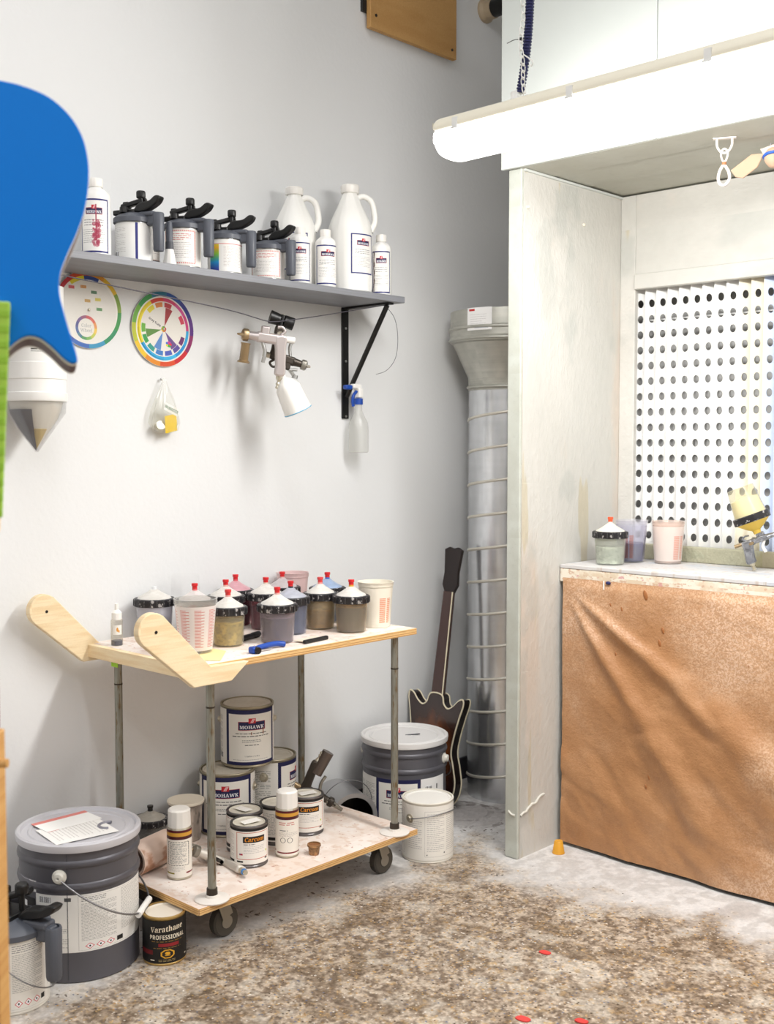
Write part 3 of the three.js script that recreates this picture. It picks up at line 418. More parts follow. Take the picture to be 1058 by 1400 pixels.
// ---------------------------------------------------------------- cans, bottles, cups: builders
const canMetal = M(0xa9a08a, 0.4, { metalness: 0.7 });
const mLidDusty = M(0xeae4d8, 0.6, { metalness: 0.15, map: grime }), mQuartMetal = M(0x6f6c6c, 0.35, { metalness: 0.8 });
function canBody(r, h, rim = 0.004) { return lathe([[0, 0.001], [r - 0.004, 0.001], [r - 0.002, 0], [r, 0.002], [r, 0.005], [r - 0.0015, 0.007], [r - 0.0015, h - 0.008], [r, h - 0.006], [r + 0.001, h - 0.002], [r, h], [r - rim, h], [r - rim - 0.001, h - 0.007], [0, h - 0.007]], 48); }
function canLid(r, h) { return lathe([[0, h - 0.0045], [r * 0.8, h - 0.0045], [r * 0.83, h - 0.0022], [r * 0.87, h - 0.0018], [r - 0.0085, h - 0.0022], [r - 0.0078, h - 0.0066]], 40); }
function wrap(t, r, h0, h1, tex, mid, wide, rough = 0.55, name = 'paper_label') { return part(t, name, patch(r, h1 - h0, (h0 + h1) / 2, mid, wide, Math.ceil(wide / 7)), M(0xffffff, rough, { map: tex })); }
function ears(t, r, y, a, wire) {
  const mk = (th) => { const g = join([lathe([[0, 0], [0.014, 0], [0.014, 0.002], [0.0085, 0.004], [0.007, 0.009], [0.003, 0.0105], [0, 0.0105]], 16)]); g.rotateX(Math.PI / 2); return part(t, 'ear', g, mTin, [Math.sin(th) * (r - 0.001), y, Math.cos(th) * (r - 0.001)], [0, th, 0]); };
  mk(a * D2R); mk(a * D2R + Math.PI);
  if (wire) { const A = a * D2R, R = r + 0.006, pts = []; for (let i = 0; i <= 16; i++) { const f = i / 16, th = A + f * Math.PI, drop = Math.sin(f * Math.PI); pts.push([Math.sin(th) * (R + 0.012 * drop * wire), y - (wire > 0 ? 0.085 : -0.02) * r / 0.08 * drop, Math.cos(th) * (R + 0.012 * drop)]); } part(t, 'bail', tube(pts, 0.0017, 40, 6), mWire); }
}
function gallon(name, label, pos, { r = 0.082, h = 0.187, tex, mid = 50, wide = 150, ear = -60, wire = 0, lidMat = mLidDusty, side = texSideText, bodyMat, group } = {}) {
  const t = thing(name, label, 'paint can', pos, 0, group);
  part(t, 'can_body', canBody(r, h), bodyMat || canMetal);
  part(t, 'lid', canLid(r, h), lidMat);
  if (tex) wrap(t, r + 0.0004, 0.009, h - 0.009, tex, mid, wide);
  if (side) wrap(t, r + 0.0003, 0.009, h - 0.009, side, mid + 180, 360 - wide);
  ears(t, r, h * 0.72, ear, wire);
  return t;
}
function quart(name, label, pos, { r = 0.0512, h = 0.115, tex = texOrangeQuart, turn = 0, rimMat = mTin, lidMat = mLidDusty, paperOnLid = true, bottom, group } = {}) {
  const t = thing(name, label, 'paint can', pos, turn * D2R, group);
  part(t, 'can_body', canBody(r, h), rimMat);
  part(t, 'lid', canLid(r, h), lidMat);
  wrap(t, r + 0.0004, bottom ?? 0.012, h - 0.008, tex, 0, 359.5);
  if (paperOnLid) part(t, 'paper_tag', box(0.05, 0.0012, 0.026, [0.004, h + 0.0008, 0.004], [0.02, 0.5, 0.03]), mPaper);
  return t;
}
// grey pouring lid clamped on a can
function pourLid(t, r, h, a, big = 1) {
  const s = big;
  part(t, 'pouring_lid', join([lathe([[r - 0.006, h - 0.006], [r + 0.004, h - 0.009], [r + 0.005, h - 0.008], [r + 0.005, h + 0.004], [r - 0.004, h + 0.011 * s], [r * 0.55, h + 0.019 * s], [0, h + 0.02 * s]], 40)]), mGray);
  const sub = new THREE.Group(); sub.name = 'handle'; sub.rotation.y = a * D2R; t.add(sub);
  // local +x points to the handle
  part(sub, 'grip', join([lathe([[0, h - 0.085 * s], [0.013 * s, h - 0.085 * s], [0.0145 * s, h - 0.08 * s], [0.0155 * s, h + 0.012], [0.014 * s, h + 0.016], [0.011 * s, h + 0.016], [0.011 * s, h - 0.01], [0, h - 0.01]], 20).translate(r + 0.03 * s, 0, 0), rbox(0.05 * s, 0.03 * s, 0.022 * s, 0.006, [r + 0.008 * s, h - 0.002, 0]), rbox(0.055 * s, 0.014 * s, 0.03 * s, 0.006, [r - 0.004, h + 0.014 * s, 0])]), mGray);
  part(sub, 'spout_lever', tf(extrude(splineShape([[-0.03 * s, -0.007], [-0.01, 0.011], [0.024 * s, 0.01], [0.046 * s, 0.018], [0.058 * s, 0.012], [0.05 * s, 0.0], [0.026 * s, -0.01], [0, -0.013]], 40), 0.026 * s, 0.004), [r - 0.012, h + 0.034 * s, -0.01 * s], [0, 0, 0.18]), mBlack);
  part(sub, 'lid_plate', join([rbox(r * 1.15, 0.012 * s, r * 0.9, 0.004, [-r * 0.25, h + 0.022 * s, 0]), rbox(0.02 * s, 0.022 * s, 0.03 * s, 0.004, [-r * 0.7, h + 0.024 * s, -0.012 * s])]), mBlack);
  part(sub, 'pivot_pin', cyl(0.006 * s, 0.006 * s, 0.026 * s, [r - 0.026, h + 0.029 * s, 0], [Math.PI / 2, 0, 0], 14), mSteel);
  part(sub, 'clamp_bar', join([rbox(0.072 * s, 0.013, 0.02 * s, 0.004, [-0.008, h + 0.05 * s, -0.014 * s], [0, 0.3, 0.28]), rbox(0.018 * s, 0.036 * s, 0.02 * s, 0.004, [-0.038 * s, h + 0.04 * s, -0.024 * s]), rod([0.02 * s, h + 0.03 * s, -0.006], [0.02 * s, h + 0.062 * s, -0.006], 0.0055 * s)]), mBlack);
  part(sub, 'clamp_knob', lathe([[0, 0], [0.011 * s, 0], [0.0125 * s, 0.003], [0.0125 * s, 0.016 * s], [0.0105 * s, 0.019 * s], [0, 0.019 * s]], 12), mBlack, [0.02 * s, h + 0.06 * s, -0.006]);
  part(sub, 'clamp_knob', join([rbox(0.034 * s, 0.014 * s, 0.022 * s, 0.004, [-r * 0.62, h + 0.02 * s, 0.018 * s]), cyl(0.011 * s, 0.012 * s, 0.014 * s, [-r * 0.25, h + 0.026 * s, 0.026 * s], null, 12)]), mBlack);
  return sub;
}
function bottle(name, label, pos, { r = 0.034, h = 0.19, tex = texBottle, mid = 50, wide = 150, capH = 0.022, group, body = mWhitePlastic, l0 = 0.02, l1 = 0.72 } = {}) {
  const t = thing(name, label, 'bottle', pos, 0, group);
  part(t, 'bottle_body', lathe([[0, 0], [r * 0.9, 0], [r, 0.005], [r, h * 0.76], [r * 0.93, h * 0.81], [r * 0.6, h * 0.865], [r * 0.42, h * 0.885], [r * 0.42, h - capH * 0.6], [0, h - capH * 0.6]], 40), body);
  part(t, 'cap', lathe([[0, h - capH], [r * 0.5, h - capH], [r * 0.52, h - capH * 0.9], [r * 0.52, h - 0.003], [r * 0.48, h], [0, h]], 28), mWhiteCap);
  wrap(t, r + 0.0004, h * l0 + 0.006, h * l1, tex, mid, wide, 0.45);
  return t;
}
function jug(label, pos, { r = 0.07, h = 0.33, mid = 60, wide = 70, tex = texBottle, ha = 40 } = {}) {
  const t = thing('plastic_jug', label, 'jug', pos, 0, 'white gallon jugs on the shelf');
  part(t, 'jug_body', lathe([[0, 0.006], [r * 0.55, 0.004], [r * 0.85, 0], [r * 0.97, 0.008], [r, 0.03], [r, h * 0.55], [r * 0.985, h * 0.6], [r * 0.86, h * 0.68], [r * 0.6, h * 0.79], [r * 0.4, h * 0.88], [r * 0.32, h * 0.92], [r * 0.32, h * 0.96], [0, h * 0.96]], 44), M(0xf6f5f0, 0.42));
  part(t, 'cap', lathe([[0, h * 0.925], [r * 0.4, h * 0.925], [r * 0.42, h * 0.935], [r * 0.42, h - 0.004], [r * 0.37, h], [0, h]], 24), mWhiteCap);
  const c = Math.cos(-ha * D2R), s = Math.sin(-ha * D2R), f = (x, y) => [x * s * -1 * -1 * 0 + x * Math.sin(ha * D2R), y, x * Math.cos(ha * D2R)];
  part(t, 'jug_handle', tube([f(r * 0.3, h * 0.885), f(r * 0.62, h * 0.9), f(r * 0.95, h * 0.86), f(r * 1.1, h * 0.76), f(r * 1.12, h * 0.66), f(r * 0.93, h * 0.58)], 0.0095, 30, 10), M(0xf6f5f0, 0.42));
  wrap(t, r + 0.0005, h * 0.17, h * 0.53, tex, mid, wide, 0.45);
  return t;
}
const mMilky = (c, tr = 0.5) => P(c, 0.25, { transmission: Math.min(0.93, tr + 0.42), thickness: 0, ior: 1.35 });
const plastClear = mMilky(0xf0f0ee, 0.55);
// spray-gun paint cup: tapered cup, paint, ribbed collar, domed lid, spout, plug
function paintCup(label, pos, { r = 0.0495, paint = '#caa84a', level = 0.72, cup = plastClear, plug = 0xd8262b, spout = 0xe8e4e0, dome = 0xe6e3df, s = 1, noPlug = false, film, group = 'capped paint cups on the cart top' } = {}) {
  const t = thing('paint_cup', label, 'paint cup', pos, rnd() * 6.28, group);
  const h = 0.094 * s, rb = r * 0.885;
  part(t, 'cup', lathe([[0, 0.0005], [rb - 0.004, 0.0005], [rb, 0.004], [r * 0.995, h], [r * 0.965, h], [rb - 0.003, 0.006], [0, 0.004]], 36), cup);
  const lv = h * level; part(t, 'paint', lathe([[0, 0.005], [rb - 0.0045, 0.005], [rb + (r - rb) * level - 0.003, lv * 0.93], [rb + (r - rb) * level - 0.0035, lv], [0, lv]], 30), M(paint, 0.45, { map: smear }));
  if (film) part(t, 'dried_film', lathe([[rb + (r - rb) * level - 0.0032, lv], [r * 0.955, h - 0.002], [r * 0.95, h - 0.002], [rb + (r - rb) * level - 0.004, lv]], 30), M(film, 0.5, { map: smear }));
  const ribs = [lathe([[r * 0.97, h - 0.009 * s], [r + 0.0045, h - 0.009 * s], [r + 0.0055, h - 0.007 * s], [r + 0.0055, h + 0.01 * s], [r + 0.003, h + 0.0125 * s], [r * 0.9, h + 0.0125 * s], [r * 0.9, h + 0.004], [r * 0.97, h]], 40)];
  for (let i = 0; i < 20; i++) { const a = i / 20 * 6.2832; ribs.push(box(0.003, 0.017 * s, 0.003, [Math.sin(a) * (r + 0.0055), h + 0.0015, Math.cos(a) * (r + 0.0055)], [0, a, 0])); }
  part(t, 'collar', join(ribs), collarMat);
  part(t, 'lid', lathe([[r * 0.93, h + 0.011 * s], [r * 0.86, h + 0.016 * s], [r * 0.6, h + 0.023 * s], [r * 0.34, h + 0.031 * s], [r * 0.2, h + 0.037 * s], [0, h + 0.038 * s]], 36), M(dome, 0.35, { map: grime }));
  part(t, 'spout', lathe([[0, h + 0.03 * s], [0.0078, h + 0.03 * s], [0.007, h + 0.045 * s], [0, h + 0.045 * s]], 18), M(spout, 0.4));
  if (!noPlug) part(t, 'plug', lathe([[0, h + 0.042 * s], [0.0072, h + 0.042 * s], [0.0072, h + 0.049 * s], [0.0088, h + 0.05 * s], [0.0088, h + 0.057 * s], [0, h + 0.057 * s]], 18), M(plug, 0.4));
  return t;
}
const smear = pixelTex(256, 256, (x, y) => { const n = fbm(x / 22, y / 22, 5), k = fbm(x / 5, y / 5, 3); const v = 188 + 67 * sm(0.3, 0.7, n) - 60 * sm(0.58, 0.75, k); return [v, v, v]; });
const collarMat = M(0xffffff, 0.45, { map: pixelTex(256, 64, (x, y) => { const n = fbm(x / 7, y / 7, 4); return n > 0.67 ? [176, 173, 170] : [30, 29, 33]; }) });
function mixCup(label, pos, { rt = 0.05, rb = 0.039, h = 0.135, mat, paint, level = 0.4, lid, scale, clear = 0.4, group = 'graduated mixing cups' } = {}) {
  const t = thing('mixing_cup', label, 'mixing cup', pos, 0, group);
  part(t, 'cup', lathe([[0, 0.0005], [rb - 0.002, 0.0005], [rb, 0.002], [rt - 0.001, h * 0.9], [rt + 0.001, h * 0.905], [rt + 0.0015, h - 0.002], [rt + 0.003, h], [rt - 0.001, h], [rt - 0.0025, h * 0.9], [rb - 0.002, 0.004], [0, 0.003]], 40), mat);
  if (scale) { const a0 = 0.07, a1 = 0.88, ra = rb + (rt - rb) * a0 + 0.0007, rz = rb + (rt - rb) * a1 + 0.0007; part(t, 'printed_scale', patch(ra, h * (a1 - a0), h * (a1 + a0) / 2, 0, 359.9, 40, rz), P(0xffffff, 0.35, { transmission: clear, thickness: 0, map: scale })); }
  if (paint) part(t, 'paint', lathe([[0, 0.0045], [rb - 0.0035, 0.0045], [rb - 0.004 + (rt - rb) * level, h * level], [0, h * level]], 30), M(paint, 0.4, { map: smear }));
  if (lid) part(t, 'lid', lathe([[rt + 0.0035, h - 0.004], [rt + 0.005, h - 0.002], [rt + 0.005, h + 0.004], [rt + 0.002, h + 0.005], [rt * 0.93, h + 0.002], [0, h + 0.002]], 36), mCream);
  return t;
}
function pail(name, label, pos, { r = 0.147, h = 0.335, lidMat, tex, mid, wide, l0, l1, earA = 0, seam } = {}) {
  const t = thing(name, label, 'pail', pos);
  const pr = []; pr.push([0, 0.004], [r - 0.006, 0.004], [r - 0.003, 0], [r + 0.001, 0.003], [r, 0.008]);
  pr.push([r, h * 0.66], [r + 0.004, h * 0.675], [r + 0.005, h * 0.69], [r + 0.0035, h * 0.71], [r, h * 0.72], [r, h * 0.83], [r + 0.004, h * 0.842], [r + 0.005, h * 0.855], [r + 0.0035, h * 0.875], [r, h * 0.885], [r, h - 0.01], [r - 0.003, h - 0.01], [0, h - 0.012]);
  part(t, 'pail_body', lathe(pr, 64), mPail);
  part(t, 'lid', lathe([[r + 0.001, h - 0.02], [r + 0.0065, h - 0.018], [r + 0.0085, h - 0.008], [r + 0.0075, h - 0.001], [r + 0.003, h + 0.002], [r - 0.003, h + 0.0005], [r - 0.006, h - 0.006], [r * 0.86, h - 0.006], [r * 0.84, h - 0.0035], [r * 0.8, h - 0.0035], [r * 0.78, h - 0.006], [0, h - 0.006]], 64), lidMat || mPail);
  if (tex) wrap(t, r + 0.0006, l0, l1, tex, mid, wide);
  const e = earA * D2R, yE = h * 0.775;
  for (const th of [e, e + Math.PI]) { const g = lathe([[0, 0], [0.017, 0], [0.0175, 0.004], [0.012, 0.007], [0.011, 0.016], [0.005, 0.017], [0, 0.013]], 20); g.rotateX(Math.PI / 2); part(t, 'ear', g, M(0xd9d6cc, 0.5), [Math.sin(th) * (r - 0.001), yE, Math.cos(th) * (r - 0.001)], [0, th, 0]); }
  const pts = []; for (let i = 0; i <= 24; i++) { const f = i / 24, th = e + f * Math.PI, d = Math.sin(f * Math.PI); pts.push([Math.sin(th) * (r + 0.012 + 0.014 * d), yE - 0.13 * d, Math.cos(th) * (r + 0.012 + 0.014 * d)]); }
  const bl = part(t, 'bail', tube(pts, 0.0024, 60, 7), mWire);
  const th = e + Math.PI / 2; part(bl, 'bail_grip', rod([Math.sin(th - 0.3) * (r + 0.026), yE - 0.128, Math.cos(th - 0.3) * (r + 0.026)], [Math.sin(th + 0.3) * (r + 0.026), yE - 0.128, Math.cos(th + 0.3) * (r + 0.026)], 0.008), mWhitePlastic);
  if (seam !== undefined) part(t, 'seam', box(0.0016, h - 0.03, 0.0015, [Math.sin(seam * D2R) * (r + 0.0003), h / 2 - 0.006, Math.cos(seam * D2R) * (r + 0.0003)], [0, seam * D2R, 0]), mGrayDark);
  return t;
}

// ================================================================ ON THE SHELF (left to right)
bottle('solvent_bottle', 'white bottle at the shelf\'s far left, mostly behind the blue guitar body', [0.15, SY, -1.53], { r: 0.036, h: 0.19 });
bottle('solvent_bottle', 'white quart bottle on the shelf with a red drip down its blue-bordered label', [0.155, SY, -1.652], { r: 0.0378, h: 0.203, tex: texBottleRed, mid: 50, wide: 120 });
{
  const spots = [
    [0.13, -1.785, texPlainBlue, 'paint can with grey pouring lid next to the red-dripped bottle on the shelf', -38, 0, 0.118],
    [0.14, -1.94, texRedLabel, 'paint can with pouring lid and tall red-dashed label, second from the left on the shelf', -40, 0, 0.122],
    [0.14, -2.087, texRainbow, 'paint can with rainbow-striped label and grey pouring lid on the shelf', -38, 0, 0.112],
    [0.14, -2.25, texRedLabel, 'small-labelled tin with pouring lid beside the white jugs on the shelf', -36, 0, 0.104],
  ];
  spots.forEach(([x, z, tex, label, a, , h], i) => {
    const r = 0.049, t = thing('pouring_can', label, 'paint can', [x, SY, z], 0, 'cans with pouring lids on the shelf');
    part(t, 'can_body', canBody(r, h), mSteel); wrap(t, r + 0.0004, 0.01, h - 0.012, tex, 38, i === 1 || i === 3 ? 230 : 330);
    pourLid(t, r, h, [20, 25, 32, 18][i] - 30 + 30);
  });
}
{ // brush standing behind the first handle
  const t = thing('paint_brush', 'white-bristled brush standing between the first two pouring cans on the shelf', 'brush', [0.203, SY, -1.848]);
  part(t, 'bristles', lathe([[0, 0], [0.0175, 0], [0.018, 0.003], [0.011, 0.042], [0, 0.042]], 20), M(0xe9e7e2, 0.8)); part(t, 'ferrule', cyl(0.0105, 0.0112, 0.02, [0, 0.052, 0]), mGrayDark); part(t, 'brush_handle', lathe([[0, 0.06], [0.009, 0.06], [0.0095, 0.09], [0.007, 0.115], [0, 0.118]], 16), mGray);
}
quart('solvent_can', 'small dark-lettered tin set back behind the brush on the shelf', [0.068, SY, -1.868], { r: 0.036, h: 0.125, tex: texQuartAlt, turn: 60, paperOnLid: false });
jug('white plastic jug standing behind two small bottles on the shelf', [0.088, SY, -2.405], { r: 0.066, h: 0.315, ha: 140, mid: 50 });
bottle('solvent_bottle', 'small white bottle in front of the left jug, nearer the pouring cans', [0.178, SY, -2.345], { r: 0.0325, h: 0.172, mid: 46, wide: 130 });
bottle('solvent_bottle', 'small white bottle between the two plastic jugs on the shelf', [0.185, SY, -2.445], { r: 0.032, h: 0.178, mid: 62, wide: 150 });
jug('tall white plastic jug near the right end of the shelf', [0.132, SY, -2.605], { r: 0.071, h: 0.348, ha: 140, mid: 82, wide: 70 });
bottle('solvent_bottle', 'white bottle with brown drips standing last at the shelf\'s right end', [0.168, SY, -2.712], { r: 0.0335, h: 0.2, tex: texBottleBrown, mid: 44, wide: 110 });

// ---------------------------------------------------------------- colour wheels, bag, strainer dispenser, spray bottle
for (const [k, y, z, r, label] of [[0, 1.652, -1.72, 0.105, 'round colour wheel with a clear dial, nearer the blue guitar body'], [1, 1.618, -1.966, 0.108, 'round colour wheel with a grey-scale dial, hung between the other wheel and spray guns']]) {
  const t = thing('color_wheel', label, 'colour wheel', [0.006, y, z], Math.PI / 2, 'colour wheels below the shelf');
  const d = new THREE.CylinderGeometry(r, r, 0.0016, 56); d.rotateX(Math.PI / 2); const tex = wheelTex(k); const front = new THREE.CircleGeometry(r - 0.0005, 56); front.translate(0, 0, 0.0012);
  part(t, 'disc', d, mPaper); part(t, 'printed_face', front, M(0xffffff, 0.35, { map: tex }));
  if (!k) { const c = new THREE.CylinderGeometry(r * 0.84, r * 0.84, 0.0012, 48); c.rotateX(Math.PI / 2); part(t, 'clear_dial', c, P(0xffffff, 0.06, { transmission: 0.97, thickness: 0, ior: 1.2 }), [-0.004, -0.006, 0.0042], [0.02, -0.03, 0]); }
  else { const c = new THREE.RingGeometry(0.001, r * 0.8, 48); part(t, 'inner_dial', c, M(0xffffff, 0.35, { map: tex }), [0, 0, 0.0028], [0, 0, 0]); c.attributes.uv.array.forEach((v, i, a) => { a[i] = 0.5 + (v - 0.5) * 0.8; }); }
  part(t, 'center_rivet', tf(new THREE.SphereGeometry(0.004, 10, 8), [0, 0, 0.004], null, [1, 1, 0.6]), mTin);
}
{
  const t = thing('plastic_bag', 'clear plastic bag of small yellow parts pinned to the white wall', 'bag', [0.003, 1.318, -1.955], Math.PI / 2);
  const g = lathe([[0.004, 0.158], [0.007, 0.15], [0.014, 0.13], [0.03, 0.1], [0.045, 0.06], [0.049, 0.03], [0.04, 0.008], [0.018, 0.0], [0, 0]], 40), p = g.attributes.position;
  for (let i = 0; i < p.count; i++) { const a = Math.atan2(p.getZ(i), p.getX(i)), y = p.getY(i), f = 1 + 0.09 * Math.sin(a * 7 + y * 40) + 0.06 * Math.sin(a * 13 - y * 60); p.setX(i, p.getX(i) * f); p.setZ(i, p.getZ(i) * f * 0.42 + 0.021); } g.computeVertexNormals();
  part(t, 'bag_film', g, P(0xfafaf8, 0.15, { transmission: 0.92, thickness: 0, ior: 1.3 }));
  part(t, 'yellow_tag', tf(new THREE.PlaneGeometry(0.052, 0.05, 6, 6), [0.014, 0.028, 0.032], [0.1, 0.25, 0.15]), M(0xf0cc10, 0.55, { side: THREE.DoubleSide }));
  part(t, 'printed_tag', tf(new THREE.PlaneGeometry(0.062, 0.022), [0.014, 0.068, 0.036], [0.1, 0.2, -0.35]), M(0xffffff, 0.6, { side: THREE.DoubleSide, map: canvasTex(256, 90, (q) => { q.fillStyle = '#f0efe9'; q.fillRect(0, 0, 256, 90); q.fillStyle = '#1f5a2f'; q.font = 'bold 50px sans-serif'; q.textAlign = 'center'; q.fillText('McMASTER', 128, 62, 246); }) }));
  part(t, 'small_tin', cyl(0.013, 0.013, 0.018, [-0.02, 0.02, 0.024], [1.2, 0, 0.2], 18), mTin);
  part(t, 'wall_pin', tf(new THREE.SphereGeometry(0.004, 10, 8), [0, 0.155, 0.006]), mSteel);
}
{
  const t = thing('strainer_dispenser', 'white wall dispenser with a clear cone of paint strainers below the guitar body', 'dispenser', [0.092, 1.265, -1.508]);
  part(t, 'housing', lathe([[0.072, 0.128], [0.0775, 0.129], [0.079, 0.133], [0.079, 0.15], [0.0755, 0.152], [0.0755, 0.184], [0.0775, 0.185], [0.0775, 0.225], [0.074, 0.227], [0.073, 0.42], [0, 0.42]], 44), mWhitePlastic);
  part(t, 'clear_cone', lathe([[0.004, 0.0], [0.074, 0.1], [0.076, 0.128], [0.075, 0.128], [0.073, 0.1], [0.003, 0.002]], 40), P(0xf6f6f6, 0.1, { transmission: 0.94, thickness: 0 }));
  part(t, 'mesh_strainers', lathe([[0.002, 0.004], [0.04, 0.056], [0.062, 0.094], [0.066, 0.108], [0.06, 0.092], [0.05, 0.082], [0.03, 0.05], [0.001, 0.008]], 14, -1.2, 2.1), M(0x4b4a55, 0.8, { side: THREE.DoubleSide }));
  part(t, 'paper_strainers', lathe([[0.001, 0.012], [0.052, 0.082], [0.068, 0.128], [0.066, 0.128], [0, 0.02]], 30), M(0xf4f0e4, 0.8));
  part(t, 'tan_strainer', lathe([[0.001, 0.009], [0.036, 0.058], [0.035, 0.06], [0.001, 0.012]], 16, 0.35, 1.5), M(0xdcc27a, 0.8));
  const lg = patch(0.0742, 0.06, 0.262, 66, 44, 10); part(t, 'printed_mark', lg, M(0xffffff, 0.5, { map: canvasTex(256, 256, (q) => { q.fillStyle = '#f1f0ec'; q.fillRect(0, 0, 256, 256); q.fillStyle = '#111'; q.beginPath(); q.moveTo(70, 120); q.lineTo(128, 40); q.lineTo(186, 120); q.fill(); q.fillStyle = '#f1f0ec'; q.beginPath(); q.moveTo(108, 120); q.lineTo(140, 74); q.lineTo(160, 120); q.fill(); bars(q, 50, 140, 150, 1, 20, 14, '#111'); bars(q, 50, 168, 150, 1, 20, 6, '#444'); }) }));
  part(t, 'wall_bracket', box(0.02, 0.2, 0.06, [-0.082, 0.28, 0]), mWhitePlastic);
}
{
  const t = thing('spray_bottle', 'translucent spray bottle with blue trigger hung at the shelf bracket', 'spray bottle', [0.053, 1.258, -2.722]);
  part(t, 'bottle_body', lathe([[0, 0], [0.03, 0], [0.0335, 0.004], [0.034, 0.012], [0.0335, 0.085], [0.032, 0.1], [0.02, 0.125], [0.0125, 0.14], [0.012, 0.165], [0, 0.165]], 32), mMilky(0xf3f3f1, 0.4));
  part(t, 'blue_collar', cyl(0.0155, 0.0155, 0.02, [0, 0.172, 0], null, 20), mBluePlastic);
  part(t, 'spray_head', join([rbox(0.03, 0.034, 0.022, 0.006, [0, 0.2, 0]), rbox(0.02, 0.016, 0.04, 0.005, [0, 0.222, 0.012])]), mWhitePlastic);
  part(t, 'trigger', join([tube([[0.006, 0.205, 0.016], [0.01, 0.19, 0.034], [0.008, 0.17, 0.036], [0.008, 0.155, 0.032]], 0.0055, 14, 8), rbox(0.02, 0.015, 0.03, 0.005, [0, 0.218, 0.05])]), mBluePlastic);
}

// ---------------------------------------------------------------- spray guns
// local frame: nozzle along +x, grip towards -y, gravity cup connection on top
function sprayGun(name, label, { metal = mSteel, cap = mBrassy, knob = mSteel, trig = mSteel, fitting = mTin } = {}) {
  const t = thing(name, label, 'spray gun');
  part(t, 'gun_body', join([rbox(0.085, 0.03, 0.02, 0.008, [-0.005, 0, 0]), cyl(0.011, 0.014, 0.03, [0.045, 0, 0], [0, 0, -Math.PI / 2], 18), rbox(0.026, 0.03, 0.018, 0.006, [0.012, 0.018, 0]), tube([[-0.034, 0.014, 0], [-0.044, 0.026, 0], [-0.034, 0.036, 0], [-0.022, 0.034, 0]], 0.004, 14, 8)]), metal);
  part(t, 'grip', extrude(splineShape([[-0.05, 0.012], [-0.018, 0.008], [-0.022, -0.03], [-0.028, -0.075], [-0.03, -0.1], [-0.056, -0.1], [-0.056, -0.06], [-0.052, -0.02]], 50), 0.022, 0.006, -0.011), metal);
  const ac = part(t, 'air_cap', join([lathe([[0, 0], [0.016, 0], [0.0175, 0.003], [0.0175, 0.014], [0.014, 0.018], [0.008, 0.02], [0, 0.02]], 24).rotateZ(-Math.PI / 2).translate(0.058, 0, 0), box(0.012, 0.006, 0.007, [0.079, 0, 0.013]), box(0.012, 0.006, 0.007, [0.079, 0, -0.013])]), cap);
  part(ac, 'fluid_tip', cyl(0.002, 0.005, 0.012, [0.084, 0, 0], [0, 0, -Math.PI / 2], 12), mBrassy);
  part(t, 'trigger', tube([[0.018, 0.012, 0], [0.016, -0.012, 0], [0.006, -0.04, 0], [0.008, -0.07, 0]], 0.0055, 20, 8), trig);
  part(t, 'fluid_knob', cyl(0.0095, 0.0095, 0.024, [-0.062, 0.004, 0], [0, 0, Math.PI / 2], 14), knob);
  part(t, 'fan_knob', cyl(0.0075, 0.0075, 0.016, [-0.02, -0.006, 0.018], [Math.PI / 2, 0, 0], 14), knob);
  part(t, 'air_fitting', lathe([[0, 0], [0.006, 0], [0.0075, 0.004], [0.005, 0.009], [0.0075, 0.014], [0.004, 0.02], [0.0065, 0.026], [0.009, 0.03], [0.009, 0.04], [0, 0.04]], 16), fitting, [-0.043, -0.138, 0]);
  return t;
}
const setPose = (t, right, up, pos, s = 1) => { // right: world direction of local +x, up: of local +y
  const X = V(right).normalize(), Y0 = V(up), Z = X.clone().cross(Y0).normalize(), Y = Z.clone().cross(X); t.quaternion.setFromRotationMatrix(new THREE.Matrix4().makeBasis(X, Y, Z)); t.position.set(...pos); t.scale.setScalar(s);
};
// image right on the wall side is roughly (0.5,0,-0.6); towards the viewer (0.78,0,0.62)
{
  const g = sprayGun('spray_gun', 'gun with white gravity cup hung on the wire, brassy air cap pointing left', { metal: M(0xcfc6c4, 0.35, { metalness: 0.7 }), cap: mBrassy, knob: mWhitePlastic });
  setPose(g, [-0.52, 0.12, 0.85], [0.1, 1, 0.0], [0.165, 1.6, -2.23], 1.05);
  part(g, 'cup', tf(lathe([[0, 0], [0.008, 0], [0.008, 0.02], [0.026, 0.034], [0.036, 0.05], [0.04, 0.115], [0.041, 0.118], [0.041, 0.124], [0, 0.124]], 32), [-0.046, -0.088, 0.0], [0, 0, Math.PI - 0.55]), M(0xeceae4, 0.4));
  part(g, 'cup_rim', tf(new THREE.TorusGeometry(0.0405, 0.0016, 6, 40).rotateX(Math.PI / 2).translate(0, 0.122, 0), [-0.046, -0.088, 0.0], [0, 0, Math.PI - 0.55]), M(0x6fb6d8, 0.4));
  part(g, 'cream_knobs', join([cyl(0.011, 0.011, 0.014, [-0.012, 0.006, 0.02], [Math.PI / 2, 0, 0], 18), cyl(0.01, 0.01, 0.014, [-0.036, -0.008, 0.02], [Math.PI / 2, 0, 0], 18), cyl(0.0085, 0.0085, 0.014, [-0.034, 0.016, 0.019], [Math.PI / 2, 0, 0], 18)]), mCream);
  part(g, 'red_mark', cyl(0.005, 0.005, 0.003, [-0.012, 0.006, 0.028], [Math.PI / 2, 0, 0], 14), mRed);
  part(g, 'side_cup', lathe([[0, 0], [0.017, 0], [0.018, 0.004], [0.0125, 0.008], [0.0125, 0.05], [0.0145, 0.056], [0, 0.056]], 22), mBrassy, [0.062, -0.078, 0.004]);
}
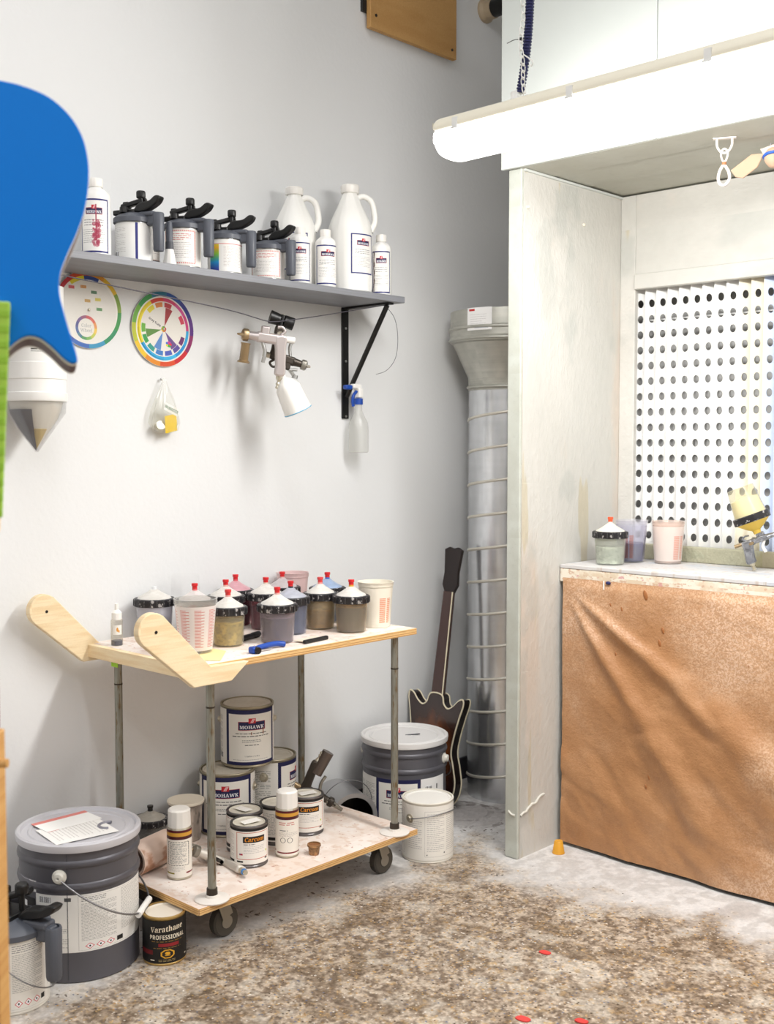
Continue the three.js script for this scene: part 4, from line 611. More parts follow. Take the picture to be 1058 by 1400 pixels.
{
  const g = sprayGun('spray_gun', 'dark gun with black regulator knobs hung on the wire', { metal: mDarkMetal, cap: mSteelDull, knob: mTin, trig: mSteel });
  setPose(g, [0.5, -0.28, -0.8], [-0.05, -1, 0.1], [0.14, 1.545, -2.315], 0.92);
  const k = part(g, 'regulator', join([cyl(0.021, 0.021, 0.032, [-0.02, -0.118, 0], [0, 0, Math.PI / 2], 24), cyl(0.023, 0.019, 0.034, [-0.068, -0.118, 0], [0, 0, Math.PI / 2], 24), cyl(0.012, 0.012, 0.04, [-0.043, -0.116, 0], null, 18)]), mBlack);
  part(g, 'cup_arm', join([rod([0.01, 0.02, 0], [0.045, 0.042, 0.01], 0.006), rod([0.02, 0.03, 0], [0.05, 0.022, 0], 0.005), cyl(0.01, 0.01, 0.012, [0.05, 0.045, 0.01], null, 14)]), mSteel);
}

// ================================================================ CART
const TY = 0.745, BY = 0.14, CX0 = 0.048, CX1 = 0.53, CZ0 = -1.682, CZ1 = -2.478;
{
  const t = thing('utility_cart', 'wooden two-tier cart with galvanised pipe legs, angled handles and casters', 'cart');
  const wid = CX1 - CX0, len = CZ0 - CZ1, cx = (CX0 + CX1) / 2, cz = (CZ0 + CZ1) / 2;
  part(t, 'top_board', planarUV(rbox(wid, 0.018, len, 0.0015, [cx, TY - 0.009, cz]), 'Z', 'X', 0.8, 0.5), mBoardTop);
  part(t, 'top_apron', planarUV(rbox(wid - 0.04, 0.034, 0.018, 0.0015, [cx - 0.002, TY - 0.0175, CZ0 + 0.009]), 'X', 'Y', 0.5, 0.5), mPly);
  part(t, 'edge_strip', planarUV(rbox(0.004, 0.018, len, 0.001, [CX1 + 0.002, TY - 0.0092, cz]), 'Z', 'Y', 0.3, 0.018), mPlyEdge);
  part(t, 'bottom_board', planarUV(rbox(wid, 0.016, len + 0.012, 0.0015, [cx, BY - 0.008, cz]), 'Z', 'X', 0.8, 0.5, 0.3, 0.2), mBoardTop);
  part(t, 'edge_strip', planarUV(rbox(0.003, 0.0165, len + 0.012, 0.001, [CX1 + 0.0015, BY - 0.0083, cz]), 'Z', 'Y', 0.3, 0.018), mPlyEdge);
  part(t, 'edge_strip', planarUV(rbox(wid, 0.0165, 0.003, 0.001, [cx, BY - 0.0083, CZ0 + 0.0075]), 'X', 'Y', 0.3, 0.018), mPlyEdge);
  // handle cheeks: profile in (z towards the viewer's left, y)
  const prof = (lower) => { const s = new THREE.Shape(); // u = z - CZ0
    s.moveTo(-0.14, lower ? -0.004 : 0.0); s.lineTo(-0.02, -0.001); s.lineTo(0.066, 0.086); const c = [0.105, 0.125], R = 0.042; 
    s.lineTo(0.118, 0.139); s.absarc(0.146, 0.106, 0.042, 2.28, -0.85, true); s.lineTo(0.03, -0.046); s.lineTo(-0.085, -0.046); s.lineTo(-0.14, -0.004); return s; };
  for (const [x, nm] of [[CX1 + 0.004, 1], [CX0 - 0.0, 0]]) {
    const g = extrude(prof(true), 0.02, 0.002); g.rotateY(-Math.PI / 2); g.translate(x + 0.02, TY, CZ0 + 0.001);
    const h = part(t, 'handle', planarUV(g, 'Z', 'Y', 0.5, 0.5), mPly);
    part(h, 'bolt_hole', cyl(0.004, 0.004, 0.003, [x + 0.0195, TY + 0.102, CZ0 + 0.14], [0, 0, Math.PI / 2], 12), mBlack);
  }
  part(t, 'apron_block', planarUV(rbox(0.05, 0.03, 0.05, 0.003, [CX0 + 0.09, TY - 0.034, CZ0 - 0.045]), 'X', 'Y', 0.4, 0.4), mPly);
  const lx = [0.503, 0.098], lz = [-1.738, -2.415];
  for (const x of lx) for (const z of lz) {
    const l = part(t, 'pipe_leg', cyl(0.0107, 0.0107, TY - 0.018 - BY, [x, (TY - 0.018 + BY) / 2, z], null, 18), mPipe);
    part(l, 'floor_flange', lathe([[0, BY], [0.044, BY], [0.0445, BY + 0.003], [0.04, BY + 0.005], [0.018, BY + 0.007], [0.016, BY + 0.013], [0.0112, BY + 0.0135], [0, BY + 0.0135]], 28), M(0xe2dcd4, 0.55), [x, 0, z]);
    part(l, 'threaded_collar', cyl(0.0135, 0.0145, 0.016, [x, BY + 0.021, z], null, 16), mDarkMetal);
    part(l, 'coupling_ring', cyl(0.0115, 0.0115, 0.004, [x, 0.63, z], null, 16), mDarkMetal);
  }
  for (const x of [0.44, 0.11]) for (const z of [-1.80, -2.40]) {
    const c = part(t, 'caster_fork', join([rbox(0.06, 0.004, 0.075, 0.001, [x, BY - 0.0185, z]), cyl(0.02, 0.022, 0.012, [x, BY - 0.026, z], null, 18), box(0.003, 0.06, 0.034, [x + 0.02, BY - 0.055, z - 0.012], [0.35, 0, 0]), box(0.003, 0.06, 0.034, [x - 0.02, BY - 0.055, z - 0.012], [0.35, 0, 0])]), mSteelDull);
    part(c, 'wheel', join([lathe([[0.006, -0.014], [0.036, -0.014], [0.0405, -0.009], [0.0405, 0.009], [0.036, 0.014], [0.006, 0.014]], 30).rotateZ(Math.PI / 2)]), M(0x4a463f, 0.6), [x, 0.0405, z - 0.024], [0, 0, 0]);
    part(c, 'hub', cyl(0.017, 0.017, 0.032, [x, 0.0405, z - 0.024], [0, 0, Math.PI / 2], 18), mSteelDull);
  }
  part(t, 'green_tab', box(0.03, 0.012, 0.001, [0.185, TY - 0.041, CZ0 + 0.012]), M(0x9ccb2a, 0.6));
}
// ---- on the cart top
paintCup('large milky paint cup with black collar, leftmost on the cart top', [0.075, TY, -1.876], { r: 0.0525, paint: '#dedef2', level: 0.5, cup: mMilky(0xf4f4f8, 0.3), noPlug: true, spout: 0xe6e8ea });
{ const c = mixCup('pink-lined graduated mixing cup, nearest the front handle of the cart', [0.378, TY, -1.79], { rt: 0.0545, rb: 0.041, h: 0.142, mat: plastClear, clear: 0.35, scale: texScale('#e58a80', '#fbf3f0', 26) }); }
paintCup('paint cup of pale yellow paint beside the pink-lined mixing cup', [0.356, TY, -1.915], { r: 0.0455, paint: '#dcc86e', level: 0.72, cup: mMilky(0xf4efdc, 0.45), spout: 0xe8b0aa, plug: 0xd83a3a });
paintCup('paint cup of dark blue-grey paint, front middle of the cart top', [0.413, TY, -2.04], { paint: '#333450', level: 0.74, cup: mMilky(0xeae4e8, 0.45), film: '#9c93a2', spout: 0xe6a8a4 });
paintCup('brown-stained paint cup of grey-violet paint at the cart\'s right front', [0.436, TY, -2.303], { r: 0.0475, paint: '#4f4a5e', level: 0.78, cup: mMilky(0xeae2d2, 0.45), film: '#c0a068', spout: 0xd8a43a });
paintCup('navy paint cup with a dark spout behind the dark blue-grey one', [0.332, TY, -2.162], { paint: '#2a3358', level: 0.85, cup: mMilky(0xd8dcea, 0.45), spout: 0x2a2a34, film: '#565b78', dome: 0xb9bccb });
paintCup('paint cup of amber paint between the navy and brown-stained cups', [0.326, TY, -2.284], { r: 0.0455, paint: '#c89a36', level: 0.62, cup: mMilky(0xefe6d0, 0.4), film: '#c9b48c', spout: 0xe49a94, plug: 0xe04848 });
paintCup('blue-lidded paint cup at the back right of the cart top', [0.248, TY, -2.388], { paint: '#34507e', level: 0.7, dome: 0x9fb4d6, spout: 0x2a62b0 });
paintCup('grey-lidded paint cup in front of the pinkish cup at the back', [0.138, TY, -2.302], { paint: '#6a4a5c', level: 0.7, dome: 0xc9bfc4, spout: 0xd8b4b0 });
mixCup('pinkish mixing cup at the very back of the cart top', [0.072, TY, -2.405], { rt: 0.05, rb: 0.039, h: 0.136, mat: P(0xf0d8d6, 0.4, { transmission: 0.35, thickness: 0 }) });
paintCup('paint cup of dull rose paint behind the dark blue-grey cup', [0.212, TY, -2.172], { paint: '#7a4a58', level: 0.7, cup: mMilky(0xdcb9be, 0.45), spout: 0xd9c7b8 });
paintCup('paint cup of deep crimson paint with a pink lid against the wall', [0.09, TY, -2.158], { paint: '#6d1f3a', level: 0.8, cup: mMilky(0xb06a80, 0.4), dome: 0xdaa6b2, spout: 0xd86a74 });
paintCup('crimson paint cup behind the pale yellow one', [0.173, TY, -2.054], { paint: '#8a3346', level: 0.7, spout: 0xe2b4a8 });
paintCup('maroon paint cup half hidden between the milky and pink-lined cups', [0.18, TY, -1.938], { paint: '#4a1a26', level: 0.62, cup: mMilky(0xd8c4c8, 0.5), spout: 0xdf6f72, dome: 0xe6dede });
mixCup('cream mixing cup with orange scale at the right end of the cart top', [0.42, TY, -2.422], { rt: 0.0515, rb: 0.042, h: 0.134, mat: M(0xf1ead9, 0.45), clear: 0.05, scale: texScaleOne('#e0703c', '#f3ecdc') }).rotation.y = 2.3;
{
  const t = thing('clear_cup', 'empty clear plastic cup upside down behind the milky cup', 'cup', [0.062, TY, -1.995], 0);
  part(t, 'cup', lathe([[0.049, 0.001], [0.047, 0.004], [0.04, 0.158], [0.037, 0.163], [0, 0.164]], 36), P(0xffffff, 0.06, { transmission: 0.985, thickness: 0, ior: 1.25 }));
  part(t, 'rim', new THREE.TorusGeometry(0.0478, 0.0015, 6, 40).rotateX(Math.PI / 2), P(0xf4f4f4, 0.1, { transmission: 0.7, thickness: 0 }), [0, 0.002, 0]);
}
{
  const t = thing('dropper_bottle', 'tiny clear dropper bottle with white cap beside the back handle', 'bottle', [0.134, TY, -1.712]);
  part(t, 'bottle_body', lathe([[0, 0.0], [0.0155, 0], [0.016, 0.002], [0.016, 0.066], [0.0145, 0.07], [0, 0.07]], 24), mMilky(0xf0eee8, 0.45)); part(t, 'dark_base', lathe([[0, 0.0015], [0.0148, 0.0015], [0.0148, 0.013], [0, 0.013]], 22), M(0x20264c, 0.4));
  part(t, 'cap', lathe([[0, 0.069], [0.0135, 0.069], [0.0135, 0.088], [0.009, 0.093], [0.0055, 0.096], [0.005, 0.112], [0, 0.114]], 20), mWhiteCap);
  wrap(t, 0.0162, 0.03, 0.056, canvasTex(128, 64, (q) => { q.fillStyle = '#f0ece4'; q.fillRect(0, 0, 128, 64); q.fillStyle = '#d8963a'; q.beginPath(); q.arc(64, 30, 14, 0, 7); q.fill(); q.fillRect(74, 34, 20, 14); }), 62, 90);
}
{ // sticky note
  const s = polyShape([[0, 0], [-0.151, -0.151], [-0.031, -0.136], [0.061, -0.037]].map(([a, b]) => [a, b])); const g = new THREE.ShapeGeometry(s); g.rotateX(Math.PI / 2); const gg = new THREE.ExtrudeGeometry(polyShape([[0.464, -1.718], [0.345, -1.85], [0.425, -1.852], [0.52, -1.757]]), { depth: 0.001, bevelEnabled: false }); gg.rotateX(Math.PI / 2); gg.translate(0, TY + 0.0016, 0);
  tagMesh('sticky_note', gg, M(0xf2dfa0, 0.8), 'blank yellow sticky note on the cart\'s front edge', 'note');
}
{
  const t = thing('tubing_cutter', 'small blue-handled cutter lying on the cart\'s front edge', 'tool', [0.487, TY, -1.935]);
  part(t, 'handle', join([tube([[0.012, 0.008, 0.05], [0.0, 0.009, 0.03], [-0.004, 0.011, 0.0], [-0.006, 0.011, -0.045], [0.0, 0.008, -0.065]], 0.0075, 30, 10), rbox(0.024, 0.018, 0.022, 0.006, [0.012, 0.009, 0.052])]), mBluePlastic);
  part(t, 'blade', box(0.006, 0.004, 0.05, [0.008, 0.004, 0.012]), mSteel); part(t, 'knob', cyl(0.009, 0.009, 0.012, [0.024, 0.009, 0.05], [0, 0, Math.PI / 2], 14), mBlack);
}
{
  const t = thing('putty_knife', 'small cream scraper with black handle beside the brown-stained cup', 'scraper', [0.478, TY, -2.112], 0.12);
  part(t, 'blade', extrude(polyShape([[-0.03, -0.045], [-0.036, 0.04], [0.004, 0.046], [0.004, -0.04]]), 0.0022, 0).rotateX(-Math.PI / 2).translate(0, 0.004, 0), mCream); part(t, 'handle', rbox(0.012, 0.011, 0.1, 0.004, [0.01, 0.0055, 0]), mBlack);
}
{
  const t = thing('marker_pen', 'black marker pen lying behind the dark blue-grey cup', 'pen', [0.33, TY, -2.0], 0.3);
  part(t, 'barrel', rod([0, 0.008, 0.045], [0, 0.008, -0.03], 0.0078), mBlack); part(t, 'cap', rod([0, 0.0085, -0.03], [0, 0.0085, -0.062], 0.0084), mBlackMatte);
}
// ---- on the cart's lower board
gallon('paint_gallon', 'gallon can on top of two others under the cart', [0.113, BY + 0.1872, -2.18], { r: 0.0795, h: 0.183, tex: texMohawkDrip, mid: 61, wide: 121, ear: -42 });
gallon('paint_gallon', 'lower gallon can behind the front pipe leg, carrying the stacked can', [0.118, BY, -2.098], { r: 0.0815, h: 0.187, tex: texMohawk, mid: 47, wide: 121, ear: 125 });
gallon('paint_gallon', 'lower gallon can turned aside to the right under the stacked can', [0.096, BY, -2.284], { r: 0.0815, h: 0.187, tex: texMohawk, mid: 127, wide: 121, ear: 36 });
quart('lacquer_quart', 'orange-lettered quart can nearest the lower board\'s front edge', [0.374, BY, -1.967], { turn: 50, rimMat: mQuartMetal });
quart('lacquer_quart', 'quart can directly behind the front orange-lettered one', [0.283, BY, -2.027], { turn: -30, tex: texQuartAlt, rimMat: mQuartMetal });
quart('lacquer_quart', 'quart can half hidden behind the right aerosol can', [0.299, BY, -2.136], { turn: 160, tex: texQuartAlt, rimMat: mQuartMetal, paperOnLid: false });
quart('lacquer_quart', 'orange-lettered quart can right of the aerosol, in front of the dark gun', [0.302, BY, -2.247], { turn: 41, rimMat: mQuartMetal });
for (const [x, z, turn, label] of [[0.318, -1.775, 146, 'white-capped aerosol can beside the front pipe leg'], [0.407, -2.077, -25, 'white-capped aerosol can between the quart cans']]) {
  const t = thing('aerosol_can', label, 'aerosol can', [x, BY, z], turn * D2R, 'white-capped aerosol cans'), r = 0.0325;
  part(t, 'can_body', lathe([[0, 0.002], [r - 0.004, 0], [r, 0.002], [r + 0.0008, 0.004], [r, 0.006], [r, 0.134], [r - 0.002, 0.138], [r - 0.008, 0.146], [0, 0.146]], 36), mTin);
  wrap(t, r + 0.0004, 0.007, 0.133, texAerosol, 0, 359.5, 0.35);
  part(t, 'cap', lathe([[r - 0.004, 0.137], [r - 0.002, 0.138], [r - 0.003, 0.18], [r - 0.007, 0.184], [0, 0.185]], 36), mWhiteCap);
}
mixCup('cream-lidded tub with rusty contents behind the left aerosol', [0.096, BY, -1.962], { rt: 0.0485, rb: 0.042, h: 0.112, mat: P(0xe9d8c8, 0.45, { transmission: 0.3, thickness: 0, map: smear }), paint: '#a86a4c', level: 0.7, lid: true, group: undefined });
paintCup('black-collared cup with a dark knob at the far left of the lower board', [0.072, BY, -1.855], { r: 0.0465, s: 0.78, paint: '#4a4440', level: 0.6, dome: 0xb9b4ac, plug: 0x1a1a1a, spout: 0x222222, group: 'paint cups on the lower board' });
{
  const t = thing('cardboard_tube', 'stained pinkish cylinder lying behind the grey pail', 'tube', [0.215, BY + 0.0435, -1.758], 0.25);
  part(t, 'tube_wall', lathe([[0.036, -0.075], [0.042, -0.075], [0.043, -0.072], [0.043, 0.072], [0.042, 0.075], [0.036, 0.075], [0.036, -0.075]], 36).rotateX(Math.PI / 2), M(0xffffff, 0.75, { map: pixelTex(256, 256, (x, y) => lerp3([224, 200, 184], [170, 120, 92], 0.85 * sm(0.52, 0.72, fbm(x / 40, y / 16, 5)))) }));
  part(t, 'end_disc', lathe([[0, -0.07], [0.0362, -0.07], [0.0362, -0.066], [0, -0.066]], 30).rotateX(Math.PI / 2), M(0xcaa890, 0.8));
}
{
  const g = sprayGun('spray_gun', 'whitish spray gun lying flat beside the front pipe leg', { metal: M(0xd6d0c6, 0.5, { metalness: 0.3 }), cap: mSteelDull, knob: mDarkMetal, trig: mBlack });
  setPose(g, [-0.35, 0.45, 0.8], [-1, 0.02, -0.05], [0.324, BY + 0.017, -1.893], 0.95);
  part(g, 'blue_band', cyl(0.0088, 0.0088, 0.006, [-0.043, -0.124, 0], null, 18), M(0x4a8ad0, 0.4));
  part(g, 'cup_fitting', cyl(0.016, 0.019, 0.03, [0.012, 0.046, 0], null, 20), M(0xe0dbd4, 0.5));
}
{
  const g = sprayGun('spray_gun', 'dark metal spray gun propped behind the right quart can', { metal: mDarkMetal, cap: mDarkMetal, knob: mBrassy, trig: mSteelDull });
  setPose(g, [0.5, -0.42, -0.55], [-0.35, -0.55, 0.42], [0.205, BY + 0.066, -2.368], 0.9);
  part(g, 'cup_tube', cyl(0.0195, 0.0205, 0.085, [-0.025, -0.105, 0], null, 22), M(0x6a5f58, 0.4, { metalness: 0.7 }));
  part(g, 'nozzle_wand', rod([0.05, 0, 0], [0.115, 0.006, 0], 0.012, 0.006), mSteelDull);
}
{
  const t = thing('medicine_cup', 'tiny ribbed cup caked in brown paint on the lower board', 'cup', [0.46, BY, -2.13]);
  part(t, 'cup', lathe([[0, 0], [0.0135, 0], [0.0142, 0.002], [0.0165, 0.022], [0.0195, 0.024], [0.019, 0.03], [0.0165, 0.03], [0.0135, 0.004], [0, 0.004]], 20), M(0xb98a5c, 0.5, { map: smear })); part(t, 'dried_paint', lathe([[0, 0.02], [0.0155, 0.02], [0.016, 0.027], [0, 0.026]], 18), M(0x8a5a34, 0.5));
}

// ================================================================ ON THE FLOOR
{
  const t = pail('paint_pail', 'big grey steel pail with hazard-text label and papers on its lid', [0.278, 0, -1.499], { r: 0.1435, h: 0.336, lidMat: M(0xcbcacf, 0.4, { metalness: 0.1 }), tex: texHazard, mid: 78, wide: 128, l0: 0.075, l1: 0.215, earA: 40, seam: 47 });
  part(t, 'lid_spout', tf(new THREE.TorusGeometry(0.024, 0.004, 8, 24, 3.4), [0.048, 0.334, -0.055], [Math.PI / 2, 0, 0.6]), M(0x8d8c96, 0.4, { metalness: 0.3 }));
  wrap(t, 0.1443, 0.215, 0.245, canvasTex(256, 96, (q) => { q.fillStyle = '#8a8890'; q.fillRect(0, 0, 256, 96); barcode(q, 14, 14, 130, 64); q.fillStyle = '#f2f0ec'; q.fillRect(168, 6, 80, 84); bars(q, 180, 20, 50, 2, 20, 6, '#777'); }), 0, 30, 0.5, 'barcode_sticker');
  wrap(t, 0.1442, 0.155, 0.2, canvasTex(256, 128, (q) => { q.fillStyle = '#161316'; q.fillRect(0, 0, 256, 128); q.fillStyle = '#a85a44'; q.fillRect(0, 20, 70, 60); q.fillStyle = '#eee'; q.fillRect(90, 30, 60, 40); }), -2, 30, 0.5, 'dark_sticker');
}
{
  const t = thing('paper_sheets', 'white papers with a red header strip lying on the big pail\'s lid', 'papers', [0.278, 0.3325, -1.499], -0.35);
  part(t, 'sheet', box(0.13, 0.0008, 0.16, [0.03, 0.0008, 0.01], [0, 0.2, 0]), M(0xffffff, 0.8, { map: canvasTex(256, 256, (q) => { q.fillStyle = '#f4f2ee'; q.fillRect(0, 0, 256, 256); bars(q, 24, 30, 200, 14, 15, 4, '#cfccc8'); }) }));
  part(t, 'sheet', box(0.085, 0.0008, 0.15, [-0.05, 0.0022, 0.02], [0, 0.32, 0]), M(0xffffff, 0.8, { map: canvasTex(128, 256, (q) => { q.fillStyle = '#f7f6f3'; q.fillRect(0, 0, 128, 256); q.fillStyle = '#e08a82'; q.fillRect(0, 0, 26, 256); }) }));
}
{
  const t = gallon('paint_gallon', 'white gallon can with grey pouring lid in the near left corner', [0.358, 0, -1.272], { r: 0.0815, h: 0.178, tex: texGallonHazard, mid: 62, wide: 120, ear: 42, wire: 1, side: texWhiteText, bodyMat: M(0xe4ded2, 0.45) });
  pourLid(t, 0.0815, 0.178, 20, 1.25);
}
quart('varnish_quart', 'black varnish quart can with cream lid between grey pail and cart', [0.431, 0, -1.643], { r: 0.0535, h: 0.122, tex: texVarathane, turn: 17, rimMat: mGoldTin, lidMat: M(0xe6ddce, 0.5), paperOnLid: false, bottom: 0.007 });
{
  const t = pail('paint_pail', 'grey steel pail with navy-bordered label in front of the dark guitar', [0.19, 0, -2.802], { r: 0.1405, h: 0.31, lidMat: M(0xdcdad8, 0.45), tex: texMohawk, mid: 33, wide: 62, l0: 0.02, l1: 0.19, earA: 112, seam: undefined });
  wrap(t, 0.141, 0.02, 0.19, canvasTex(256, 256, (q) => { q.fillStyle = '#efedea'; q.fillRect(0, 0, 256, 256); barcode(q, 40, 40, 60, 50); q.fillStyle = '#555'; q.fillRect(150, 36, 14, 24); bars(q, 30, 130, 190, 7, 15, 4, '#b5b3b0'); }), 87, 44);
  wrap(t, 0.141, 0.02, 0.19, texSideText, -24, 50);
  part(t, 'lid_tab', box(0.05, 0.002, 0.006, [0.02, 0.306, -0.02], [0, 0.7, 0.1]), mGrayDark);
}
gallon('paint_gallon', 'all-white gallon can standing in front of the right grey pail', [0.443, 0, -2.633], { r: 0.0805, h: 0.187, tex: texWhiteText, mid: 66, wide: 150, ear: -2, wire: -0.3, side: texWhiteText, bodyMat: M(0xe9e4d8, 0.45), lidMat: M(0xeeebe4, 0.5) });
{ // empty can on its side
  const t = thing('empty_can', 'empty tin gallon can tipped on its side, dark open mouth facing out', 'paint can', [0.125, 0.083, -2.579]);
  const inner = 0.078, L = 0.18; const g = lathe([[0, L], [0.081, L], [0.082, L - 0.004], [0.081, L - 0.008], [0.0805, 0.008], [0.082, 0.005], [0.082, 0], [0.068, 0], [0.067, 0.006], [0.072, 0.008], [inner, 0.012], [inner, L - 0.006], [0, L - 0.006]], 44);
  g.rotateX(Math.PI / 2).translate(0, 0, -L / 2).rotateY(0); g.rotateY(Math.PI); // mouth towards +z
  const sub = new THREE.Group(); 
  const b = part(t, 'can_wall', g, M(0xb9b9bb, 0.32, { metalness: 0.8 })); b.rotation.y = 1.15;
  part(b, 'paint_inside', lathe([[0, -L / 2 + 0.02], [0.0772, -L / 2 + 0.02], [0.0774, L / 2 - 0.016], [0.0768, L / 2 - 0.016], [0.076, -L / 2 + 0.024], [0, -L / 2 + 0.024]], 40).rotateX(Math.PI / 2), M(0x17120c, 0.4));
  const pts = []; for (let i = 0; i <= 20; i++) { const f = i / 20 * Math.PI; pts.push([Math.cos(f) * 0.09, 0.02 + Math.sin(f) * 0.092, 0.02 + 0.02 * Math.sin(f)]); } part(b, 'bail', tube(pts, 0.0016, 40, 6), mWire);
}
{ // orange cup at the booth's foot
  const t = thing('orange_cup', 'tiny orange cup upside down at the booth\'s foot', 'cup', [0.735, 0, -2.925]);
  part(t, 'cup', lathe([[0.0185, 0], [0.0195, 0.001], [0.0185, 0.006], [0.0135, 0.038], [0.012, 0.04], [0, 0.039]], 24), mOrange); part(t, 'rim', new THREE.TorusGeometry(0.0185, 0.0014, 6, 28).rotateX(Math.PI / 2), mOrange, [0, 0.0022, 0]);
}
for (const [x, z, s, label] of [[1.116, -2.313, 0.014, 'red paint chip nearest the booth on the dirty floor'], [1.274, -2.005, 0.016, 'red paint chip at the bottom edge, left of the pair'], [1.375, -2.086, 0.014, 'red paint chip at the bottom edge, right of the pair']])
  tagMesh('paint_chip', extrude(splineShape([[-s, -s * 0.5], [0, -s * 0.7], [s * 0.9, -s * 0.3], [s, s * 0.5], [s * 0.1, s * 0.7], [-s * 0.8, s * 0.4]], 20), 0.003, 0.0006).rotateX(-Math.PI / 2), M(0xd8403c, 0.5), label, 'paint chip', [x, 0.0005, z], 'red paint chips');

// ---------------------------------------------------------------- duct
{
  const r = 0.138, t = thing('spiral_duct', 'galvanised spiral duct with flared top standing in the corner', 'duct', [0.228, 0, -3.312]);
  part(t, 'duct_pipe', cyl(r, r, 1.5, [0, 0.75, 0], null, 64), mGalv);
  const pts = [], pitch = 0.1185; for (let i = 0; i <= 12 * 40; i++) { const f = i / 40, y = 0.035 + f * pitch; if (y > 1.46) break; const a = f * 2 * Math.PI + 3.55; pts.push([Math.sin(a) * r, y, Math.cos(a) * r]); }
  part(t, 'spiral_seam', tube(pts, 0.0055, 900, 6), M(0xd8d3c6, 0.4, { metalness: 0.4 }));
  part(t, 'collar_ring', new THREE.TorusGeometry(r + 0.003, 0.006, 8, 60).rotateX(Math.PI / 2), mGalvDull, [0, 1.492, 0]);
  part(t, 'reducer', lathe([[r + 0.002, 1.48], [r + 0.002, 1.525], [0.195, 1.645], [0.205, 1.65], [0.208, 1.66]], 64), mGalvDull);
  part(t, 'reducer_band', lathe([[0.204, 1.652], [0.212, 1.656], [0.212, 1.662], [0.207, 1.668], [0.207, 1.69], [0.212, 1.694], [0.212, 1.7], [0.206, 1.704], [0.205, 1.76], [0.2, 1.76], [0.2, 1.66]], 64), mGalvDull);
  part(t, 'paper_sticker', patch(0.2085, 0.078, 1.722, 9, 27, 12), M(0xffffff, 0.7, { map: canvasTex(256, 200, (q) => { q.fillStyle = '#efeeec'; q.fillRect(0, 0, 256, 200); q.fillStyle = '#c22a2a'; q.fillRect(20, 12, 64, 18); bars(q, 30, 60, 180, 5, 20, 4, '#c9c7c6'); q.fillStyle = '#9aa6b8'; q.fillRect(80, 170, 140, 12); }) }));
}
// ---------------------------------------------------------------- dark guitar leaning behind the pail
{
  const t = thing('dark_guitar', 'dark brown guitar with cream binding leaning between pail and duct', 'guitar', [0.128, 0.004, -2.975]);
  t.rotation.set(-0.15, 0.06, -0.02, 'YXZ'); t.scale.set(0.93, 0.97, 1);
  const half = [[0, 0], [0.075, 0.008], [0.118, 0.045], [0.13, 0.1], [0.115, 0.16], [0.098, 0.21], [0.102, 0.265], [0.118, 0.34], [0.131, 0.392], [0.127, 0.408], [0.112, 0.404], [0.085, 0.378], [0.06, 0.366], [0.04, 0.38], [0.028, 0.41]];
  const outline = [...half, ...half.slice(1).reverse().map(([x, y]) => [-x, y])];
  const burst = pixelTex(256, 256, (x, y) => { const u = (x / 256 - 0.5) * 2, v = (y / 256 - 0.5) * 2, d = Math.hypot(u, v) + 0.25 * (fbm(x / 20, y / 40, 3) - 0.5); return lerp3([150, 78, 24], [46, 28, 24], sm(0.1, 0.75, d)); });
  const bodyG = extrude(splineShape(outline, 160), 0.04, 0.0, -0.04); part(t, 'guitar_sides', bodyG, M(0x1d1413, 0.25));
  const faceG = extrude(splineShape(outline.map(([x, y]) => [x * 0.965, 0.2 + (y - 0.2) * 0.98]), 160), 0.003, 0.001, 0.0); part(t, 'top_face', planarUV(faceG, 'X', 'Y', 0.36, 0.5, -0.18, -0.05), P(0xffffff, 0.25, { map: burst, clearcoat: 0.8, clearcoatRoughness: 0.1 }));
  const edgePts = new THREE.CatmullRomCurve3(outline.map(([x, y]) => new THREE.Vector3(x, y, 0)), true, 'centripetal').getPoints(160).map((p) => [p.x, p.y, 0.0]);
  part(t, 'binding', join([tube(edgePts, 0.0032, 200, 6, true), tube(edgePts.map(([x, y]) => [x, y, -0.04]), 0.0032, 200, 6, true)]), M(0xe6dcc0, 0.5));
  const neckM = P(0x3a1c16, 0.3, { clearcoat: 0.6 });
  part(t, 'neck', join([tf(extrude(polyShape([[-0.028, 0.36], [0.028, 0.36], [0.022, 0.79], [-0.022, 0.79]]), 0.022, 0.005), [0, 0, -0.022])]), neckM);
  part(t, 'neck_binding', rod([0.027, 0.37, -0.002], [0.0222, 0.79, -0.002], 0.0026), M(0xe6dcc0, 0.5));
  part(t, 'headstock', tf(extrude(polyShape([[-0.021, 0.785], [0.021, 0.785], [0.036, 0.815], [0.032, 0.86], [0.041, 0.945], [0.02, 0.955], [0.0, 0.95], [-0.02, 0.955], [-0.041, 0.945], [-0.032, 0.86], [-0.036, 0.815]]), 0.014, 0.002), [0, 0, -0.022]), M(0x1e1110, 0.3));
}
// ---------------------------------------------------------------- on the booth counter
paintCup('white-caked paint cup of greenish paint, leftmost on the booth counter', [0.8, CT, -3.102], { r: 0.05, paint: '#f2f8ee', level: 0.62, cup: mMilky(0xeef0ea, 0.4), dome: 0xece8df, spout: 0xe8e2da, plug: 0xe8603a, group: 'items on the booth counter' });
mixCup('mixing cup holding dark blue paint behind the greenish cup', [0.804, CT, -3.222], { rt: 0.051, rb: 0.041, h: 0.136, mat: mMilky(0xf6f6fa, 0.51), clear: 0.93, scale: texScaleOne('#e88a6a', '#f4f4fa'), paint: '#1c2c74', level: 0.46 }).rotation.y = 1.2;
mixCup('mixing cup with faded orange scale in the middle of the booth counter', [0.915, CT, -3.262], { rt: 0.051, rb: 0.0415, h: 0.136, mat: mMilky(0xf6ece6, 0.3), clear: 0.4, scale: texScaleOne('#ef9a80', '#f8eee8'), paint: '#e2d2c6', level: 0.32 }).rotation.y = 2.2;
